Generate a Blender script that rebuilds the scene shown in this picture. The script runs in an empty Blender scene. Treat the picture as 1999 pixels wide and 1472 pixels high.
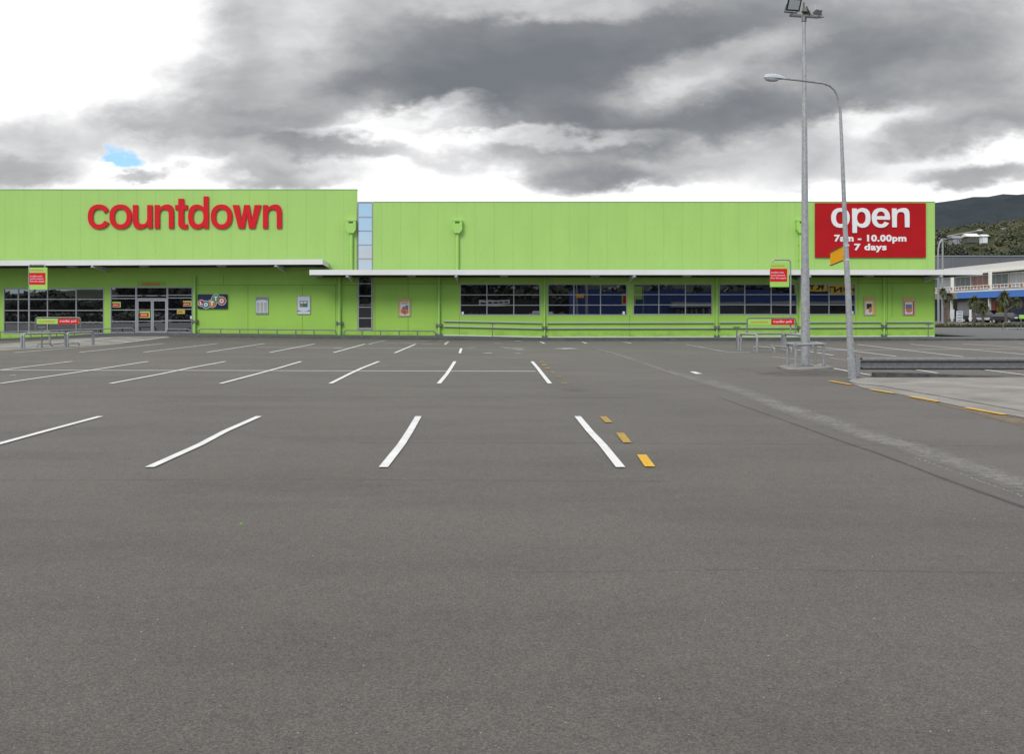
import bpy, math, random
from mathutils import Vector, Matrix, noise
R = math.radians
random.seed(7)
scene = bpy.context.scene
COL = scene.collection

# ------------------------------------------------------------------ camera
F, CX, CY, H = 1930.0, 958.0, 606.0, 1.68       # focal length and principal direction in photo pixels, eye height in m
cd = bpy.data.cameras.new("camera"); cam = bpy.data.objects.new("camera", cd); COL.objects.link(cam)
cam.location = (0, 0, H); cam.rotation_euler = (R(90), 0, 0)
cd.sensor_fit = 'HORIZONTAL'; cd.sensor_width = 36; cd.lens = F / 1999 * 36
cd.shift_x = (999.5 - CX) / 1999; cd.shift_y = (CY - 736) / 1999
cd.clip_start = 0.1; cd.clip_end = 12000
scene.camera = cam
scene.view_settings.view_transform = 'Standard'; scene.view_settings.look = 'None'
scene.view_settings.gamma = 1; scene.view_settings.exposure = 0.27
scene.cycles.max_bounces = 6; scene.cycles.diffuse_bounces = 3; scene.cycles.glossy_bounces = 3
scene.cycles.transparent_max_bounces = 8

# ------------------------------------------------------------------ node helpers
class NT:
    def __init__(s, tree): s.t = tree; s.n = tree.nodes; s.l = tree.links
    def node(s, typ, ins=None, **props):
        n = s.n.new(typ)
        for k, v in props.items(): setattr(n, k, v)
        for k, v in (ins or {}).items():
            if hasattr(v, 'is_output') or isinstance(v, bpy.types.NodeSocket): s.l.new(v, n.inputs[k])
            else: n.inputs[k].default_value = v
        return n
    def math(s, op, a, b=0.0, c=None, clamp=False):
        n = s.n.new('ShaderNodeMath'); n.operation = op; n.use_clamp = clamp
        for i, v in enumerate([a, b] + ([c] if c is not None else [])):
            if isinstance(v, bpy.types.NodeSocket): s.l.new(v, n.inputs[i])
            else: n.inputs[i].default_value = v
        return n.outputs[0]
    def mix(s, f, a, b, blend='MIX'):
        n = s.n.new('ShaderNodeMix'); n.data_type = 'RGBA'; n.blend_type = blend; n.clamp_factor = True
        for k, v in ((0, f), (6, a), (7, b)):
            if isinstance(v, bpy.types.NodeSocket): s.l.new(v, n.inputs[k])
            else: n.inputs[k].default_value = v if k == 0 else (tuple(v) + (1,))[:4]
        return n.outputs[2]
    def noise(s, vec, scale, detail=4, rough=.55, dist=0.0, out=0):
        n = s.node('ShaderNodeTexNoise', {'Scale': scale, 'Detail': detail, 'Roughness': rough, 'Distortion': dist})
        if vec is not None: s.l.new(vec, n.inputs['Vector'])
        return n.outputs[out]
    def ramp(s, f, stops):
        n = s.n.new('ShaderNodeValToRGB'); s.l.new(f, n.inputs[0]); e = n.color_ramp.elements
        while len(e) < len(stops): e.new(.5)
        for el, (p, c) in zip(e, stops):
            el.position = p; el.color = (tuple(c) + (1,))[:4] if not isinstance(c, (int, float)) else (c, c, c, 1)
        return n.outputs[0]
    def mapr(s, v, a, b, c=0.0, d=1.0, smooth=False):
        n = s.node('ShaderNodeMapRange', {'From Min': a, 'From Max': b, 'To Min': c, 'To Max': d})
        if smooth: n.interpolation_type = 'SMOOTHSTEP'
        s.l.new(v, n.inputs['Value']); return n.outputs[0]
    def vmul(s, v, xyz):
        n = s.n.new('ShaderNodeVectorMath'); n.operation = 'MULTIPLY'; s.l.new(v, n.inputs[0]); n.inputs[1].default_value = xyz
        return n.outputs[0]

# ------------------------------------------------------------------ world: daylight sky with broken cloud
SUN_EL, SUN_AZ = 38.0, 205.0        # behind the camera, a little to the left
world = bpy.data.worlds.new("World"); scene.world = world; world.use_nodes = True
w = NT(world.node_tree); w.n.clear()
skyt = w.node('ShaderNodeTexSky', sky_type='NISHITA', sun_disc=False)
skyt.sun_elevation = R(SUN_EL); skyt.sun_rotation = R(SUN_AZ); skyt.air_density = 1.2; skyt.dust_density = .6
tc = w.node('ShaderNodeTexCoord'); D = tc.outputs['Generated']
sep = w.node('ShaderNodeSeparateXYZ', {0: D}); dx, dy, dz = sep.outputs
ysafe = w.math('MAXIMUM', dy, .12)
# coordinates of a vertical plane north of the car park, in units of 100 photo pixels
px = w.math('MULTIPLY_ADD', w.math('DIVIDE', dx, ysafe), F / 100, CX / 100)
py = w.math('MULTIPLY_ADD', w.math('DIVIDE', dz, ysafe), -F / 100, CY / 100)
P0 = w.node('ShaderNodeCombineXYZ', {0: px, 1: py, 2: 0.0}).outputs[0]
# cloud-layer coordinates (clouds shrink towards the horizon)
zz = w.math('ADD', w.math('MAXIMUM', dz, 0.0), .16)
Q = w.node('ShaderNodeCombineXYZ', {0: w.math('DIVIDE', dx, zz), 1: w.math('DIVIDE', dy, zz), 2: w.math('MULTIPLY', dz, 3.0)}).outputs[0]
warpn = w.noise(w.vmul(P0, (.8, 1.5, 1)), .75, 6, .6, 0, 1)
wv = w.node('ShaderNodeVectorMath', {0: warpn, 1: (.5, .5, .5)}, operation='SUBTRACT').outputs[0]
wv = w.node('ShaderNodeVectorMath', {0: wv, 1: (2.0, 1.3, 0)}, operation='MULTIPLY').outputs[0]
P = w.node('ShaderNodeVectorMath', {0: P0, 1: wv}, operation='ADD').outputs[0]
BLOBS = [  # cx, cy, rx, ry, tilt, weight   (photo pixels; positive = thick dark cloud, negative = thin bright cloud laid over the ones before)
    (620, 90, 330, 280, 15, .20), (440, 90, 190, 150, -30, .25), (390, 195, 420, 120, 4, .24), (430, 232, 380, 58, 0, .32), (190, 262, 260, 70, 8, .32),
    (20, 295, 150, 100, 0, .34), (60, 325, 190, 50, 0, .2),
    (1080, 60, 620, 250, 4, .46), (940, 135, 440, 160, 0, .50), (1010, 165, 370, 95, 0, .42), (830, 190, 260, 75, 5, .50),
    (1200, 195, 540, 140, 5, .50), (1285, 240, 430, 80, -8, .62), (1280, 60, 500, 140, 0, .42), (1500, 40, 520, 150, 0, .35),
    (1720, 90, 430, 200, 0, .25), (1840, 40, 380, 180, 0, .22), (1700, 95, 170, 80, 0, .28), (1850, 215, 420, 100, -5, .42), (1900, 262, 230, 50, -10, .3),
    (1620, 185, 230, 80, -20, .38),
    (1950, 110, 320, 190, 0, .20), (1380, 128, 300, 58, -18, -.46), (1340, 185, 200, 48, -14, -.32), (1090, 6, 420, 46, 0, -.5), (860, 216, 150, 32, -8, -.6), (800, 240, 260, 32, -3, -.5),
    (1650, 250, 200, 50, -15, -.75), (40, 110, 430, 220, 0, -1.0), (270, 40, 220, 170, 20, -.7), (1010, 268, 380, 24, 0, -.6), (340, 300, 160, 60, 0, -.5),
    (500, 287, 240, 58, 0, .40), (660, 282, 220, 34, 5, .34), (560, 342, 250, 42, -3, .44), (275, 352, 85, 22, -15, .34),
    (1140, 345, 190, 46, 3, .52), (1250, 322, 260, 62, 0, .34), (1090, 300, 170, 60, 0, .2), (1540, 310, 210, 100, 0, .22), (930, 308, 170, 44, 0, .2),
    (1930, 345, 230, 36, -8, .38), (1750, 325, 300, 60, 0, .10),
    (780, 335, 240, 36, 0, -.6), (1500, 382, 700, 22, 0, -.6), (720, 258, 280, 20, 0, -.4)]
acc = 0.0
for cx, cy, rx, ry, t, wt in BLOBS:
    mp = w.node('ShaderNodeMapping', {'Vector': P, 'Location': (cx / 100, cy / 100, 0), 'Rotation': (0, 0, R(t)), 'Scale': (rx / 100, ry / 100, 1)}, vector_type='TEXTURE')
    g = w.node('ShaderNodeTexGradient', {'Vector': mp.outputs[0]}, gradient_type='SPHERICAL')
    sm = w.mapr(g.outputs[1], 0, .72, 0, abs(wt), smooth=True)
    if wt > 0: acc = w.math('ADD', acc, w.math('MULTIPLY', sm, w.math('SUBTRACT', 1.0, acc)))
    else: acc = w.math('MULTIPLY', acc, w.math('SUBTRACT', 1.0, sm))
front = w.mapr(dy, .12, .45)
n1 = w.noise(Q, 1.5, 8, .58, .4)
n2 = w.noise(w.vmul(P0, (.42, .85, 1)), .9, 8, .56, .2)
n3 = w.noise(Q, 0.7, 6, .55, .3)
billow = w.math('ADD', w.math('MULTIPLY', w.math('SUBTRACT', n2, .5), .62), w.math('MULTIPLY', w.math('SUBTRACT', n1, .5), .22))
amp = w.math('ADD', w.math('MULTIPLY', w.math('MULTIPLY', acc, w.math('SUBTRACT', 1.12, acc)), 2.6), .25)
dens_f = w.math('ADD', w.math('ADD', acc, .075), w.math('MULTIPLY', billow, amp))
dens_b = w.math('ADD', w.math('MULTIPLY', w.math('SUBTRACT', n3, .5), 1.2), .15)
dens = w.node('ShaderNodeMix', {0: front, 2: dens_b, 3: dens_f}); dens = dens.outputs[0]
SK = 10.0   # the Nishita sky is about ten times display white; the clouds are given on the same scale
cloudcol = w.ramp(dens, [(0.0, (1.0, 1.0, 1.0)), (.12, (.83, .83, .835)), (.28, (.58, .582, .59)), (.45, (.40, .404, .413)), (.62, (.285, .292, .302)), (.78, (.205, .217, .232)), (1.0, (.14, .152, .169))])
cl = w.mix(1.0, cloudcol, (SK * 1.10, SK * 1.10, SK * 1.10), 'MULTIPLY')
# holes in the cloud: a small one in front, wide ones behind
mp = w.node('ShaderNodeMapping', {'Vector': P, 'Location': (2.45, 3.2, 0), 'Scale': (.56, .29, 1)}, vector_type='TEXTURE')
g = w.node('ShaderNodeTexGradient', {'Vector': mp.outputs[0]}, gradient_type='SPHERICAL')
hole_f = w.math('MULTIPLY', w.mapr(g.outputs[1], .18, .5), front)
hole_b = w.math('MULTIPLY', w.mapr(n3, .60, .48), w.mapr(dy, -.3, -.75))
hole = w.math('MAXIMUM', hole_f, hole_b)
blue = w.mix(.65, skyt.outputs[0], (.32 * SK, .66 * SK, 1.05 * SK))
skyc = w.mix(hole, cl, blue)
bg = w.node('ShaderNodeBackground', {'Color': skyc, 'Strength': .1})
out = w.node('ShaderNodeOutputWorld', {'Surface': bg.outputs[0]})

sd = bpy.data.lights.new("sun", 'SUN'); sd.energy = 1.5; sd.angle = R(22); sd.color = (1, .965, .91)
sun = bpy.data.objects.new("sun", sd); COL.objects.link(sun)
az, el = R(SUN_AZ), R(SUN_EL)
sdir = Vector((math.sin(az) * math.cos(el), math.cos(az) * math.cos(el), math.sin(el)))
sun.rotation_euler = sdir.to_track_quat('Z', 'Y').to_euler(); sun.location = (0, -20, 60)

# ------------------------------------------------------------------ pixel -> place helpers (used only to read sizes off the photograph)
YW = 62.0                                   # the shop front
S = YW / F
def WX(p, Y=YW): return (p - CX) * Y / F
def WZ(q, Y=YW): return H + (CY - q) * Y / F
def lerp(x, pts):
    if x <= pts[0][0]: return pts[0][1]
    for (a, b), (c, d) in zip(pts, pts[1:]):
        if x <= c: return b + (d - b) * (x - a) / (c - a)
    return pts[-1][1]
ZWALL = [(-60, -.087), (0, -.087), (130, .106), (205, .25), (300, .28), (376, .265), (480, .23), (663, .15), (850, .095), (900, .085), (1060, -.02), (1396, 0), (1825, .04), (2200, .04)]
ZKERB = [(-60, -.15), (0, -.14), (130, .03), (200, .13), (300, .17), (400, .11), (600, .03), (860, -.075), (1100, -.12), (1825, -.12), (2200, -.12)]
YK = 59.4
def zwall(x): return lerp(x * F / YW + CX, ZWALL)
def zkerb(x): return lerp(x * F / YK + CX, ZKERB)
def sstep(t): t = max(0, min(1, t)); return t * t * (3 - 2 * t)
def G(x, y):
    """height of the asphalt"""
    if y < 50: return 0.0
    if y <= YK: return zkerb(x) * sstep((y - 50) / (YK - 50))
    if y <= 61: return zkerb(x) - .02
    return (zkerb(x) - .02) * (1 - sstep((y - 61) / 10)) - .03
def PT(p, q, dz=0.0):
    """pixel on the ground -> point"""
    Y = F * H / (q - CY)
    for _ in range(12): Y = F * (H - G((p - CX) * Y / F, Y)) / (q - CY)
    X = (p - CX) * Y / F
    return Vector((X, Y, G(X, Y) + dz))

# ------------------------------------------------------------------ materials
MATS = {}
def mat(name, color, rough=.6, metal=0.0, spec=.5, var=0.0, vscale=3.0, bump=0.0, bscale=40, shade_stain=None, coat=0):
    if name in MATS: return MATS[name]
    m = bpy.data.materials.new(name); m.use_nodes = True; t = NT(m.node_tree)
    b = t.n['Principled BSDF']; b.inputs['Roughness'].default_value = rough; b.inputs['Metallic'].default_value = metal
    b.inputs['Specular IOR Level'].default_value = spec; b.inputs['Coat Weight'].default_value = coat
    co = t.node('ShaderNodeTexCoord').outputs['Object']
    c = tuple(color) + (1,)
    if var > 0:
        n = t.noise(co, vscale, 6, .6)
        n = t.mapr(n, .3, .7)
        lo = tuple(x * (1 - var) for x in color); hi = tuple(min(1, x * (1 + var)) for x in color)
        t.l.new(t.mix(n, lo, hi), b.inputs['Base Color'])
        t.l.new(t.mapr(t.noise(co, vscale * 3, 4), .3, .7, max(0, rough - .08), min(1, rough + .1)), b.inputs['Roughness'])
    else: b.inputs['Base Color'].default_value = c
    if bump > 0:
        bn = t.node('ShaderNodeBump', {'Strength': bump, 'Distance': .02, 'Height': t.noise(co, bscale, 5)})
        t.l.new(bn.outputs[0], b.inputs['Normal'])
    MATS[name] = m; return m

M = {}
M['galv'] = mat('galvanised_steel', (.31, .31, .31), .42, .35, var=.22, vscale=14)
M['galv_dark'] = mat('weathered_steel', (.175, .172, .168), .5, .3, var=.25, vscale=14)
M['alu'] = mat('grey_window_frame', (.36, .355, .35), .42, .3, var=.06, vscale=2)
M['white'] = mat('white_fascia_paint', (.76, .725, .685), .6, var=.05, vscale=.6)
M['soffit'] = mat('dark_soffit', (.025, .03, .028), .8)
M['beam'] = mat('pale_steel_beam', (.62, .63, .61), .55)
M['red'] = mat('red_letter_enamel', (.64, .010, .017), .5, spec=.2, var=.05, vscale=1)
M['redpanel'] = mat('red_sign_panel', (.43, .006, .009), .5, spec=.2, var=.07, vscale=.8)
M['letterwhite'] = mat('white_letter', (.80, .765, .73), .4)
M['signwhite'] = mat('white_print', (.8, .8, .8), .5)
M['signgreen'] = mat('green_sign_face', (.36, .62, .11), .4)
M['signorange'] = mat('orange_red_print', (.62, .13, .02), .5)
M['orange'] = mat('orange_sign_face', (.90, .41, .006), .75, spec=.08)
M['yellow'] = mat('yellow_print', (.80, .55, .02), .5)
M['navy'] = mat('navy_sign_face', (.008, .011, .05), .3)
M['black'] = mat('black_plastic', (.012, .012, .013), .5)
M['dark'] = mat('dark_rubber', (.02, .02, .02), .8)
M['posterwhite'] = mat('pale_poster_paper', (.62, .63, .66), .4)
M['postergrey'] = mat('grey_poster_print', (.22, .24, .26), .4)
M['postergreen'] = mat('teal_poster_print', (.05, .16, .12), .4)
M['concrete'] = mat('pale_concrete', (.235, .218, .192), .85, var=.30, vscale=.9, bump=.3, bscale=60)
M['path'] = mat('footpath_asphalt', (.115, .115, .115), .9, var=.16, vscale=1.5, bump=.3)
M['kerbconc'] = mat('kerb_concrete', (.085, .083, .08), .88, var=.3, vscale=2.2)
M['bark'] = mat('bark_mulch', (.045, .028, .018), .95, var=.5, vscale=9, bump=1, bscale=20)

def green_mat(name, col, ribs, joints=True):
    m = bpy.data.materials.new(name); m.use_nodes = True; t = NT(m.node_tree); b = t.n['Principled BSDF']
    co = t.node('ShaderNodeTexCoord').outputs['Object']; s = t.node('ShaderNodeSeparateXYZ', {0: co}); x, y, z = s.outputs
    n = t.mapr(t.noise(t.vmul(co, (1, 1, .35)), .8, 6, .6), .3, .7)
    c = t.mix(n, tuple(v * .955 for v in col), tuple(min(1, v * 1.03) for v in col))
    streak = t.mapr(t.noise(t.vmul(co, (3.5, 3.5, .12)), 1.5, 5, .6), .55, .8)
    c = t.mix(t.math('MULTIPLY', streak, .10), c, tuple(v * .6 for v in col))
    if ribs:
        k = t.math('ABSOLUTE', t.math('SUBTRACT', t.math('MODULO', t.math('ADD', x, 1180.36), 1.18), .59))
        line = t.math('LESS_THAN', k, .020)
        # fixing screws in two rows
        k2 = t.math('ABSOLUTE', t.math('SUBTRACT', t.math('MODULO', t.math('ADD', x, 1000), .42), .21))
        rows = None
        for zr in (WZ(400), WZ(443), WZ(497)):
            d2 = t.math('ABSOLUTE', t.math('SUBTRACT', z, zr)); d = t.math('LESS_THAN', t.math('MAXIMUM', d2, k2), .022)
            rows = d if rows is None else t.math('MAXIMUM', rows, d)
        c = t.mix(t.math('MULTIPLY', line, .16), c, tuple(v * .45 for v in col))
        c = t.mix(t.math('MULTIPLY', rows, .35), c, tuple(v * .35 for v in col))
        bn = t.node('ShaderNodeBump', {'Strength': .5, 'Distance': .01, 'Height': t.math('SUBTRACT', 1.0, line)})
    else:
        grime = t.math('MULTIPLY', t.mapr(z, .75, -.05), t.mapr(t.noise(t.vmul(co, (1.2, 1, 2.2)), 1.6, 7, .7), .44, .66, 0, .5))
        c = t.mix(grime, c, (.13, .17, .05))
        spots = t.mapr(t.noise(co, 2.2, 8, .7), .70, .78)
        c = t.mix(t.math('MULTIPLY', spots, .25), c, tuple(v * .5 for v in col))
        bn = t.node('ShaderNodeBump', {'Strength': .25, 'Distance': .01, 'Height': t.noise(co, 25, 5)})
    t.l.new(bn.outputs[0], b.inputs['Normal']); t.l.new(c, b.inputs['Base Color'])
    b.inputs['Roughness'].default_value = .55; b.inputs['Specular IOR Level'].default_value = .35
    MATS[name] = m; return m
M['green_up'] = green_mat('green_cladding_paint', (.385, .605, .148), True)
M['green_low'] = green_mat('green_concrete_paint', (.345, .575, .085), False)
M['green_pipe'] = mat('green_pipe_paint', (.37, .62, .13), .55, var=.05)
M['joint'] = mat('panel_joint_sealant', (.12, .24, .02), .8)

def glass_mat(name, fac=.42, bscale=.35, strength=.06):
    m = bpy.data.materials.new(name); m.use_nodes = True; t = NT(m.node_tree); t.n.clear()
    co = t.node('ShaderNodeTexCoord').outputs['Object']
    bn = t.node('ShaderNodeBump', {'Strength': strength, 'Distance': .05, 'Height': t.noise(t.vmul(co, (1, 1, 1.6)), bscale, 2, .4)})
    gl = t.node('ShaderNodeBsdfGlossy', {'Color': (.93, .96, 1, 1), 'Roughness': .01, 'Normal': bn.outputs[0]})
    di = t.node('ShaderNodeBsdfDiffuse', {'Color': (.008, .008, .009, 1)})
    mx = t.node('ShaderNodeMixShader', {0: fac, 1: di.outputs[0], 2: gl.outputs[0]})
    t.node('ShaderNodeOutputMaterial', {0: mx.outputs[0]}); MATS[name] = m; return m
M['glass'] = glass_mat('tinted_glass', .23, .4, .03)
M['glass_low'] = glass_mat('dark_low_glass', .15, .9, .03); M['glass_strip'] = glass_mat('tall_window_glass', .62, .9, .03)
M['glass_far'] = glass_mat('far_window_glass', .3, .3, .1); M['carglass'] = glass_mat('car_glass', .12, .3, .02)

# asphalt
def asphalt():
    m = bpy.data.materials.new('asphalt'); m.use_nodes = True; t = NT(m.node_tree); b = t.n['Principled BSDF']
    co = t.node('ShaderNodeTexCoord').outputs['Object']; s = t.node('ShaderNodeSeparateXYZ', {0: co}); x, y, z = s.outputs
    base = t.mix(t.mapr(t.noise(co, .22, 5, .55), .32, .68), (.094, .0885, .0815), (.117, .1110, .1035))
    # lanes left by the paver: long faint bands along X
    band = t.noise(t.vmul(co, (.035, .55, 1)), 1.0, 5, .6)
    base = t.mix(t.mapr(band, .45, .66, 0, .3), base, (.086, .082, .077))
    patch = t.noise(t.vmul(co, (.35, .9, 1)), .8, 7, .68)
    base = t.mix(t.mapr(patch, .47, .70, 0, .75), base, (.074, .070, .065))
    # grain
    g1 = t.noise(co, 55, 5, .75); base = t.mix(t.mapr(g1, .34, .66, 0, .75), base, t.mix(1, base, (1.65, 1.58, 1.5), 'MULTIPLY'))
    g3 = t.noise(co, 60, 5, .88); base = t.mix(t.mapr(g3, .36, .64, 0, 1), t.mix(1, base, (.84, .83, .82), 'MULTIPLY'), t.mix(1, base, (1.18, 1.17, 1.15), 'MULTIPLY'))
    cell = t.node('ShaderNodeTexVoronoi', {'Vector': co, 'Scale': 115.0}); cv = t.node('ShaderNodeSeparateColor', {0: cell.outputs['Color']}).outputs[0]
    base = t.mix(cv, t.mix(1, base, (.62, .62, .62), 'MULTIPLY'), t.mix(1, base, (1.40, 1.37, 1.33), 'MULTIPLY'))
    cell2 = t.node('ShaderNodeTexVoronoi', {'Vector': t.vmul(co, (1, .6, 1)), 'Scale': 17.0}); cv2 = t.node('ShaderNodeSeparateColor', {0: cell2.outputs['Color']}).outputs[1]
    base = t.mix(cv2, t.mix(1, base, (.95, .95, .95), 'MULTIPLY'), t.mix(1, base, (1.05, 1.05, 1.05), 'MULTIPLY'))
    g2 = t.noise(co, 130, 3, .8)
    base = t.mix(t.mapr(g2, .52, .32, 0, .85), base, (.045, .044, .042))
    gw = t.noise(co, 18, 4, .6); base = t.mix(t.mapr(gw, .5, .75, 0, .3), base, (.15, .12, .095))
    for sc, th, colr, am in ((19, .05, (.46, .44, .41), .7), (41, .09, (.40, .38, .34), .6), (17, .10, (.030, .030, .030), .85), (48, .12, (.27, .255, .24), .5)):
        v = t.node('ShaderNodeTexVoronoi', {'Vector': co, 'Scale': float(sc), 'Randomness': 1.0})
        sel = t.math('GREATER_THAN', t.node('ShaderNodeSeparateColor', {0: v.outputs['Color']}).outputs[0], .87)
        d = t.math('MULTIPLY', t.mapr(v.outputs['Distance'], th * 1.6, th, 0, am), sel)
        base = t.mix(d, base, colr)
    # a few oil drips
    v = t.node('ShaderNodeTexVoronoi', {'Vector': t.vmul(co, (.42, .28, 1)), 'Scale': 1.0})
    oil = t.math('MULTIPLY', t.mapr(t.math('ADD', v.outputs['Distance'], t.math('MULTIPLY', t.noise(co, 5, 4), .14)), .24, .10, 0, .55),
                 t.math('GREATER_THAN', t.node('ShaderNodeSeparateColor', {0: v.outputs['Color']}).outputs[1], .72))
    base = t.mix(oil, base, (.048, .046, .044))
    t.l.new(base, b.inputs['Base Color']); b.inputs['Roughness'].default_value = .74; b.inputs['Specular IOR Level'].default_value = .38
    bn = t.node('ShaderNodeBump', {'Strength': .9, 'Distance': .010, 'Height': t.math('ADD', g1, t.math('MULTIPLY', g2, .6))})
    t.l.new(bn.outputs[0], b.inputs['Normal']); return m
M['asphalt'] = asphalt()

def worn(name, col, cover, scale=9, soft=.04, most=1.0):
    """paint or patch that has holes where it has worn off"""
    m = bpy.data.materials.new(name); m.use_nodes = True; t = NT(m.node_tree); b = t.n['Principled BSDF']
    co = t.node('ShaderNodeTexCoord').outputs['Object']
    n = t.noise(co, scale, 7, .72); n2 = t.noise(co, 1.1, 3)
    c = t.mix(t.mapr(t.noise(co, 3, 5), .3, .7), tuple(v * .86 for v in col), tuple(min(1, v * 1.06) for v in col))
    c = t.mix(t.mapr(t.noise(co, 60, 3, .8), .55, .75, 0, .35), c, tuple(v * .6 for v in col))
    t.l.new(c, b.inputs['Base Color']); b.inputs['Roughness'].default_value = .8
    a = t.math('ADD', n, t.math('MULTIPLY', t.math('SUBTRACT', n2, .5), .35))
    at = t.node('ShaderNodeAttribute', attribute_name='fade'); a = t.math('SUBTRACT', a, at.outputs['Fac'])
    t.l.new(t.mapr(a, 1 - cover - soft, 1 - cover + soft, 0, most), b.inputs['Alpha'])
    return m
M['paint'] = worn('white_road_paint', (.72, .71, .68), .72)
M['paint_old'] = worn('faded_white_road_paint', (.50, .50, .48), .54, 14)
M['paint_thin'] = worn('thin_white_road_paint', (.46, .45, .43), .84, 6)
M['ypaint'] = worn('yellow_road_paint', (.68, .38, .015), .66, 11)
M['ypaint_mid'] = worn('dulled_yellow_road_paint', (.40, .25, .035), .64, 11)
M['ypaint_old'] = worn('faded_yellow_road_paint', (.30, .22, .07), .54, 14)
M['scuff'] = worn('scuffed_concrete_strip', (.245, .235, .215), .60, 10, .14, .75)
M['seam'] = worn('bitumen_seam', (.055, .057, .062), .62, 3, .12, .55)
M['soil'] = worn('washed_soil', (.22, .16, .10), .64, 3, .14, .75)

# ------------------------------------------------------------------ mesh builder
class MB:
    def __init__(s): s.v = []; s.f = []; s.m = []; s.cur = 0
    def add(s, vs, fs):
        o = len(s.v); s.v += [tuple(v) for v in vs]; s.f += [tuple(i + o for i in f) for f in fs]; s.m += [s.cur] * len(fs); return s
    def box(s, x0, x1, y0, y1, z0, z1):
        return s.add([(x0, y0, z0), (x1, y0, z0), (x1, y1, z0), (x0, y1, z0), (x0, y0, z1), (x1, y0, z1), (x1, y1, z1), (x0, y1, z1)],
                     [(0, 3, 2, 1), (4, 5, 6, 7), (0, 1, 5, 4), (1, 2, 6, 5), (2, 3, 7, 6), (3, 0, 4, 7)])
    def hexa(s, pts):
        return s.add(pts, [(0, 3, 2, 1), (4, 5, 6, 7), (0, 1, 5, 4), (1, 2, 6, 5), (2, 3, 7, 6), (3, 0, 4, 7)])
    def quad(s, *p): return s.add(p, [tuple(range(len(p)))])
    def tube(s, pts, r, n=10, r2=None, cap=True):
        pts = [Vector(p) for p in pts]; L = len(pts); rings = []; up = None
        for i, p in enumerate(pts):
            d = (pts[min(i + 1, L - 1)] - pts[max(i - 1, 0)]).normalized()
            if up is None: up = Vector((0, 0, 1)) if abs(d.z) < .9 else Vector((1, 0, 0))
            a = d.cross(up).normalized(); b = a.cross(d).normalized(); up = b
            rr = r if r2 is None else r + (r2 - r) * i / (L - 1)
            rings.append([p + (a * math.cos(2 * math.pi * k / n) + b * math.sin(2 * math.pi * k / n)) * rr for k in range(n)])
        vs = [v for rg in rings for v in rg]
        fs = [(i * n + k, i * n + (k + 1) % n, (i + 1) * n + (k + 1) % n, (i + 1) * n + k) for i in range(L - 1) for k in range(n)]
        if cap: fs += [tuple(range(n - 1, -1, -1)), tuple((L - 1) * n + k for k in range(n))]
        return s.add(vs, fs)
    def prism(s, outline, y0, y1, axis='y'):
        """outline of (x, z) points pushed from y0 to y1"""
        n = len(outline)
        vs = [(x, y0, z) for x, z in outline] + [(x, y1, z) for x, z in outline]
        return s.add(vs, [tuple(range(n)), tuple(range(2 * n - 1, n - 1, -1))] + [(i, i + n, (i + 1) % n + n, (i + 1) % n) for i in range(n)])
    def build(s, name, mats, parent=None, smooth=False, bevel=0):
        me = bpy.data.meshes.new(name); me.from_pydata(s.v, [], s.f); me.validate()
        for m in (mats if isinstance(mats, (list, tuple)) else [mats]): me.materials.append(M[m] if isinstance(m, str) else m)
        if len(me.polygons) == len(s.m):
            for p, i in zip(me.polygons, s.m): p.material_index = i
        if smooth:
            me.shade_smooth() if hasattr(me, 'shade_smooth') else None
            try: me.set_sharp_from_angle(angle=R(40))
            except Exception: pass
        me.update()
        o = bpy.data.objects.new(name, me); COL.objects.link(o)
        if parent is not None: put(o, parent)
        if bevel:
            b = o.modifiers.new('bevel', 'BEVEL'); b.width = bevel; b.segments = 2; b.limit_method = 'ANGLE'
        return o
def put(o, parent):
    """parent o, its mesh given in world coordinates"""
    o.parent = parent
    p = parent; loc = Vector((0, 0, 0)); chain = []
    while p is not None: chain.append(p); p = p.parent
    mw = Matrix.Identity(4)
    for q in reversed(chain): mw = mw @ q.matrix_parent_inverse @ q.matrix_basis
    o.matrix_parent_inverse = mw.inverted()
def tag(o, label, cat, group=None):
    o['label'] = label; o['category'] = cat
    if group: o['group'] = group
    return o
def thing(name, loc, label, cat, group=None):
    o = bpy.data.objects.new(name, None); COL.objects.link(o); o.location = loc; o.empty_display_size = .3
    return tag(o, label, cat, group)
def struct(o): o['kind'] = 'structure'; return o
def arc(c, r, a0, a1, n, ux, uz):
    c = Vector(c); ux = Vector(ux); uz = Vector(uz)
    return [c + ux * r * math.cos(R(a0 + (a1 - a0) * i / n)) + uz * r * math.sin(R(a0 + (a1 - a0) * i / n)) for i in range(n + 1)]
def hoop(A, B, h, r=.14):
    """points of an inverted-U pipe from foot A to foot B, h high, bend radius r"""
    A = Vector(A); B = Vector(B); u = (B - A); u.z = 0; u.normalize(); z = Vector((0, 0, 1))
    At = A + z * h; Bt = B + z * h; p = [A]
    p += [At - z * r + u * r * (1 - math.cos(R(a))) + z * r * math.sin(R(a)) for a in range(0, 91, 18)]
    p += [Bt - z * r - u * r * (1 - math.cos(R(a))) + z * r * math.sin(R(a)) for a in range(90, -1, -18)]
    p.append(B); return p

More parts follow.
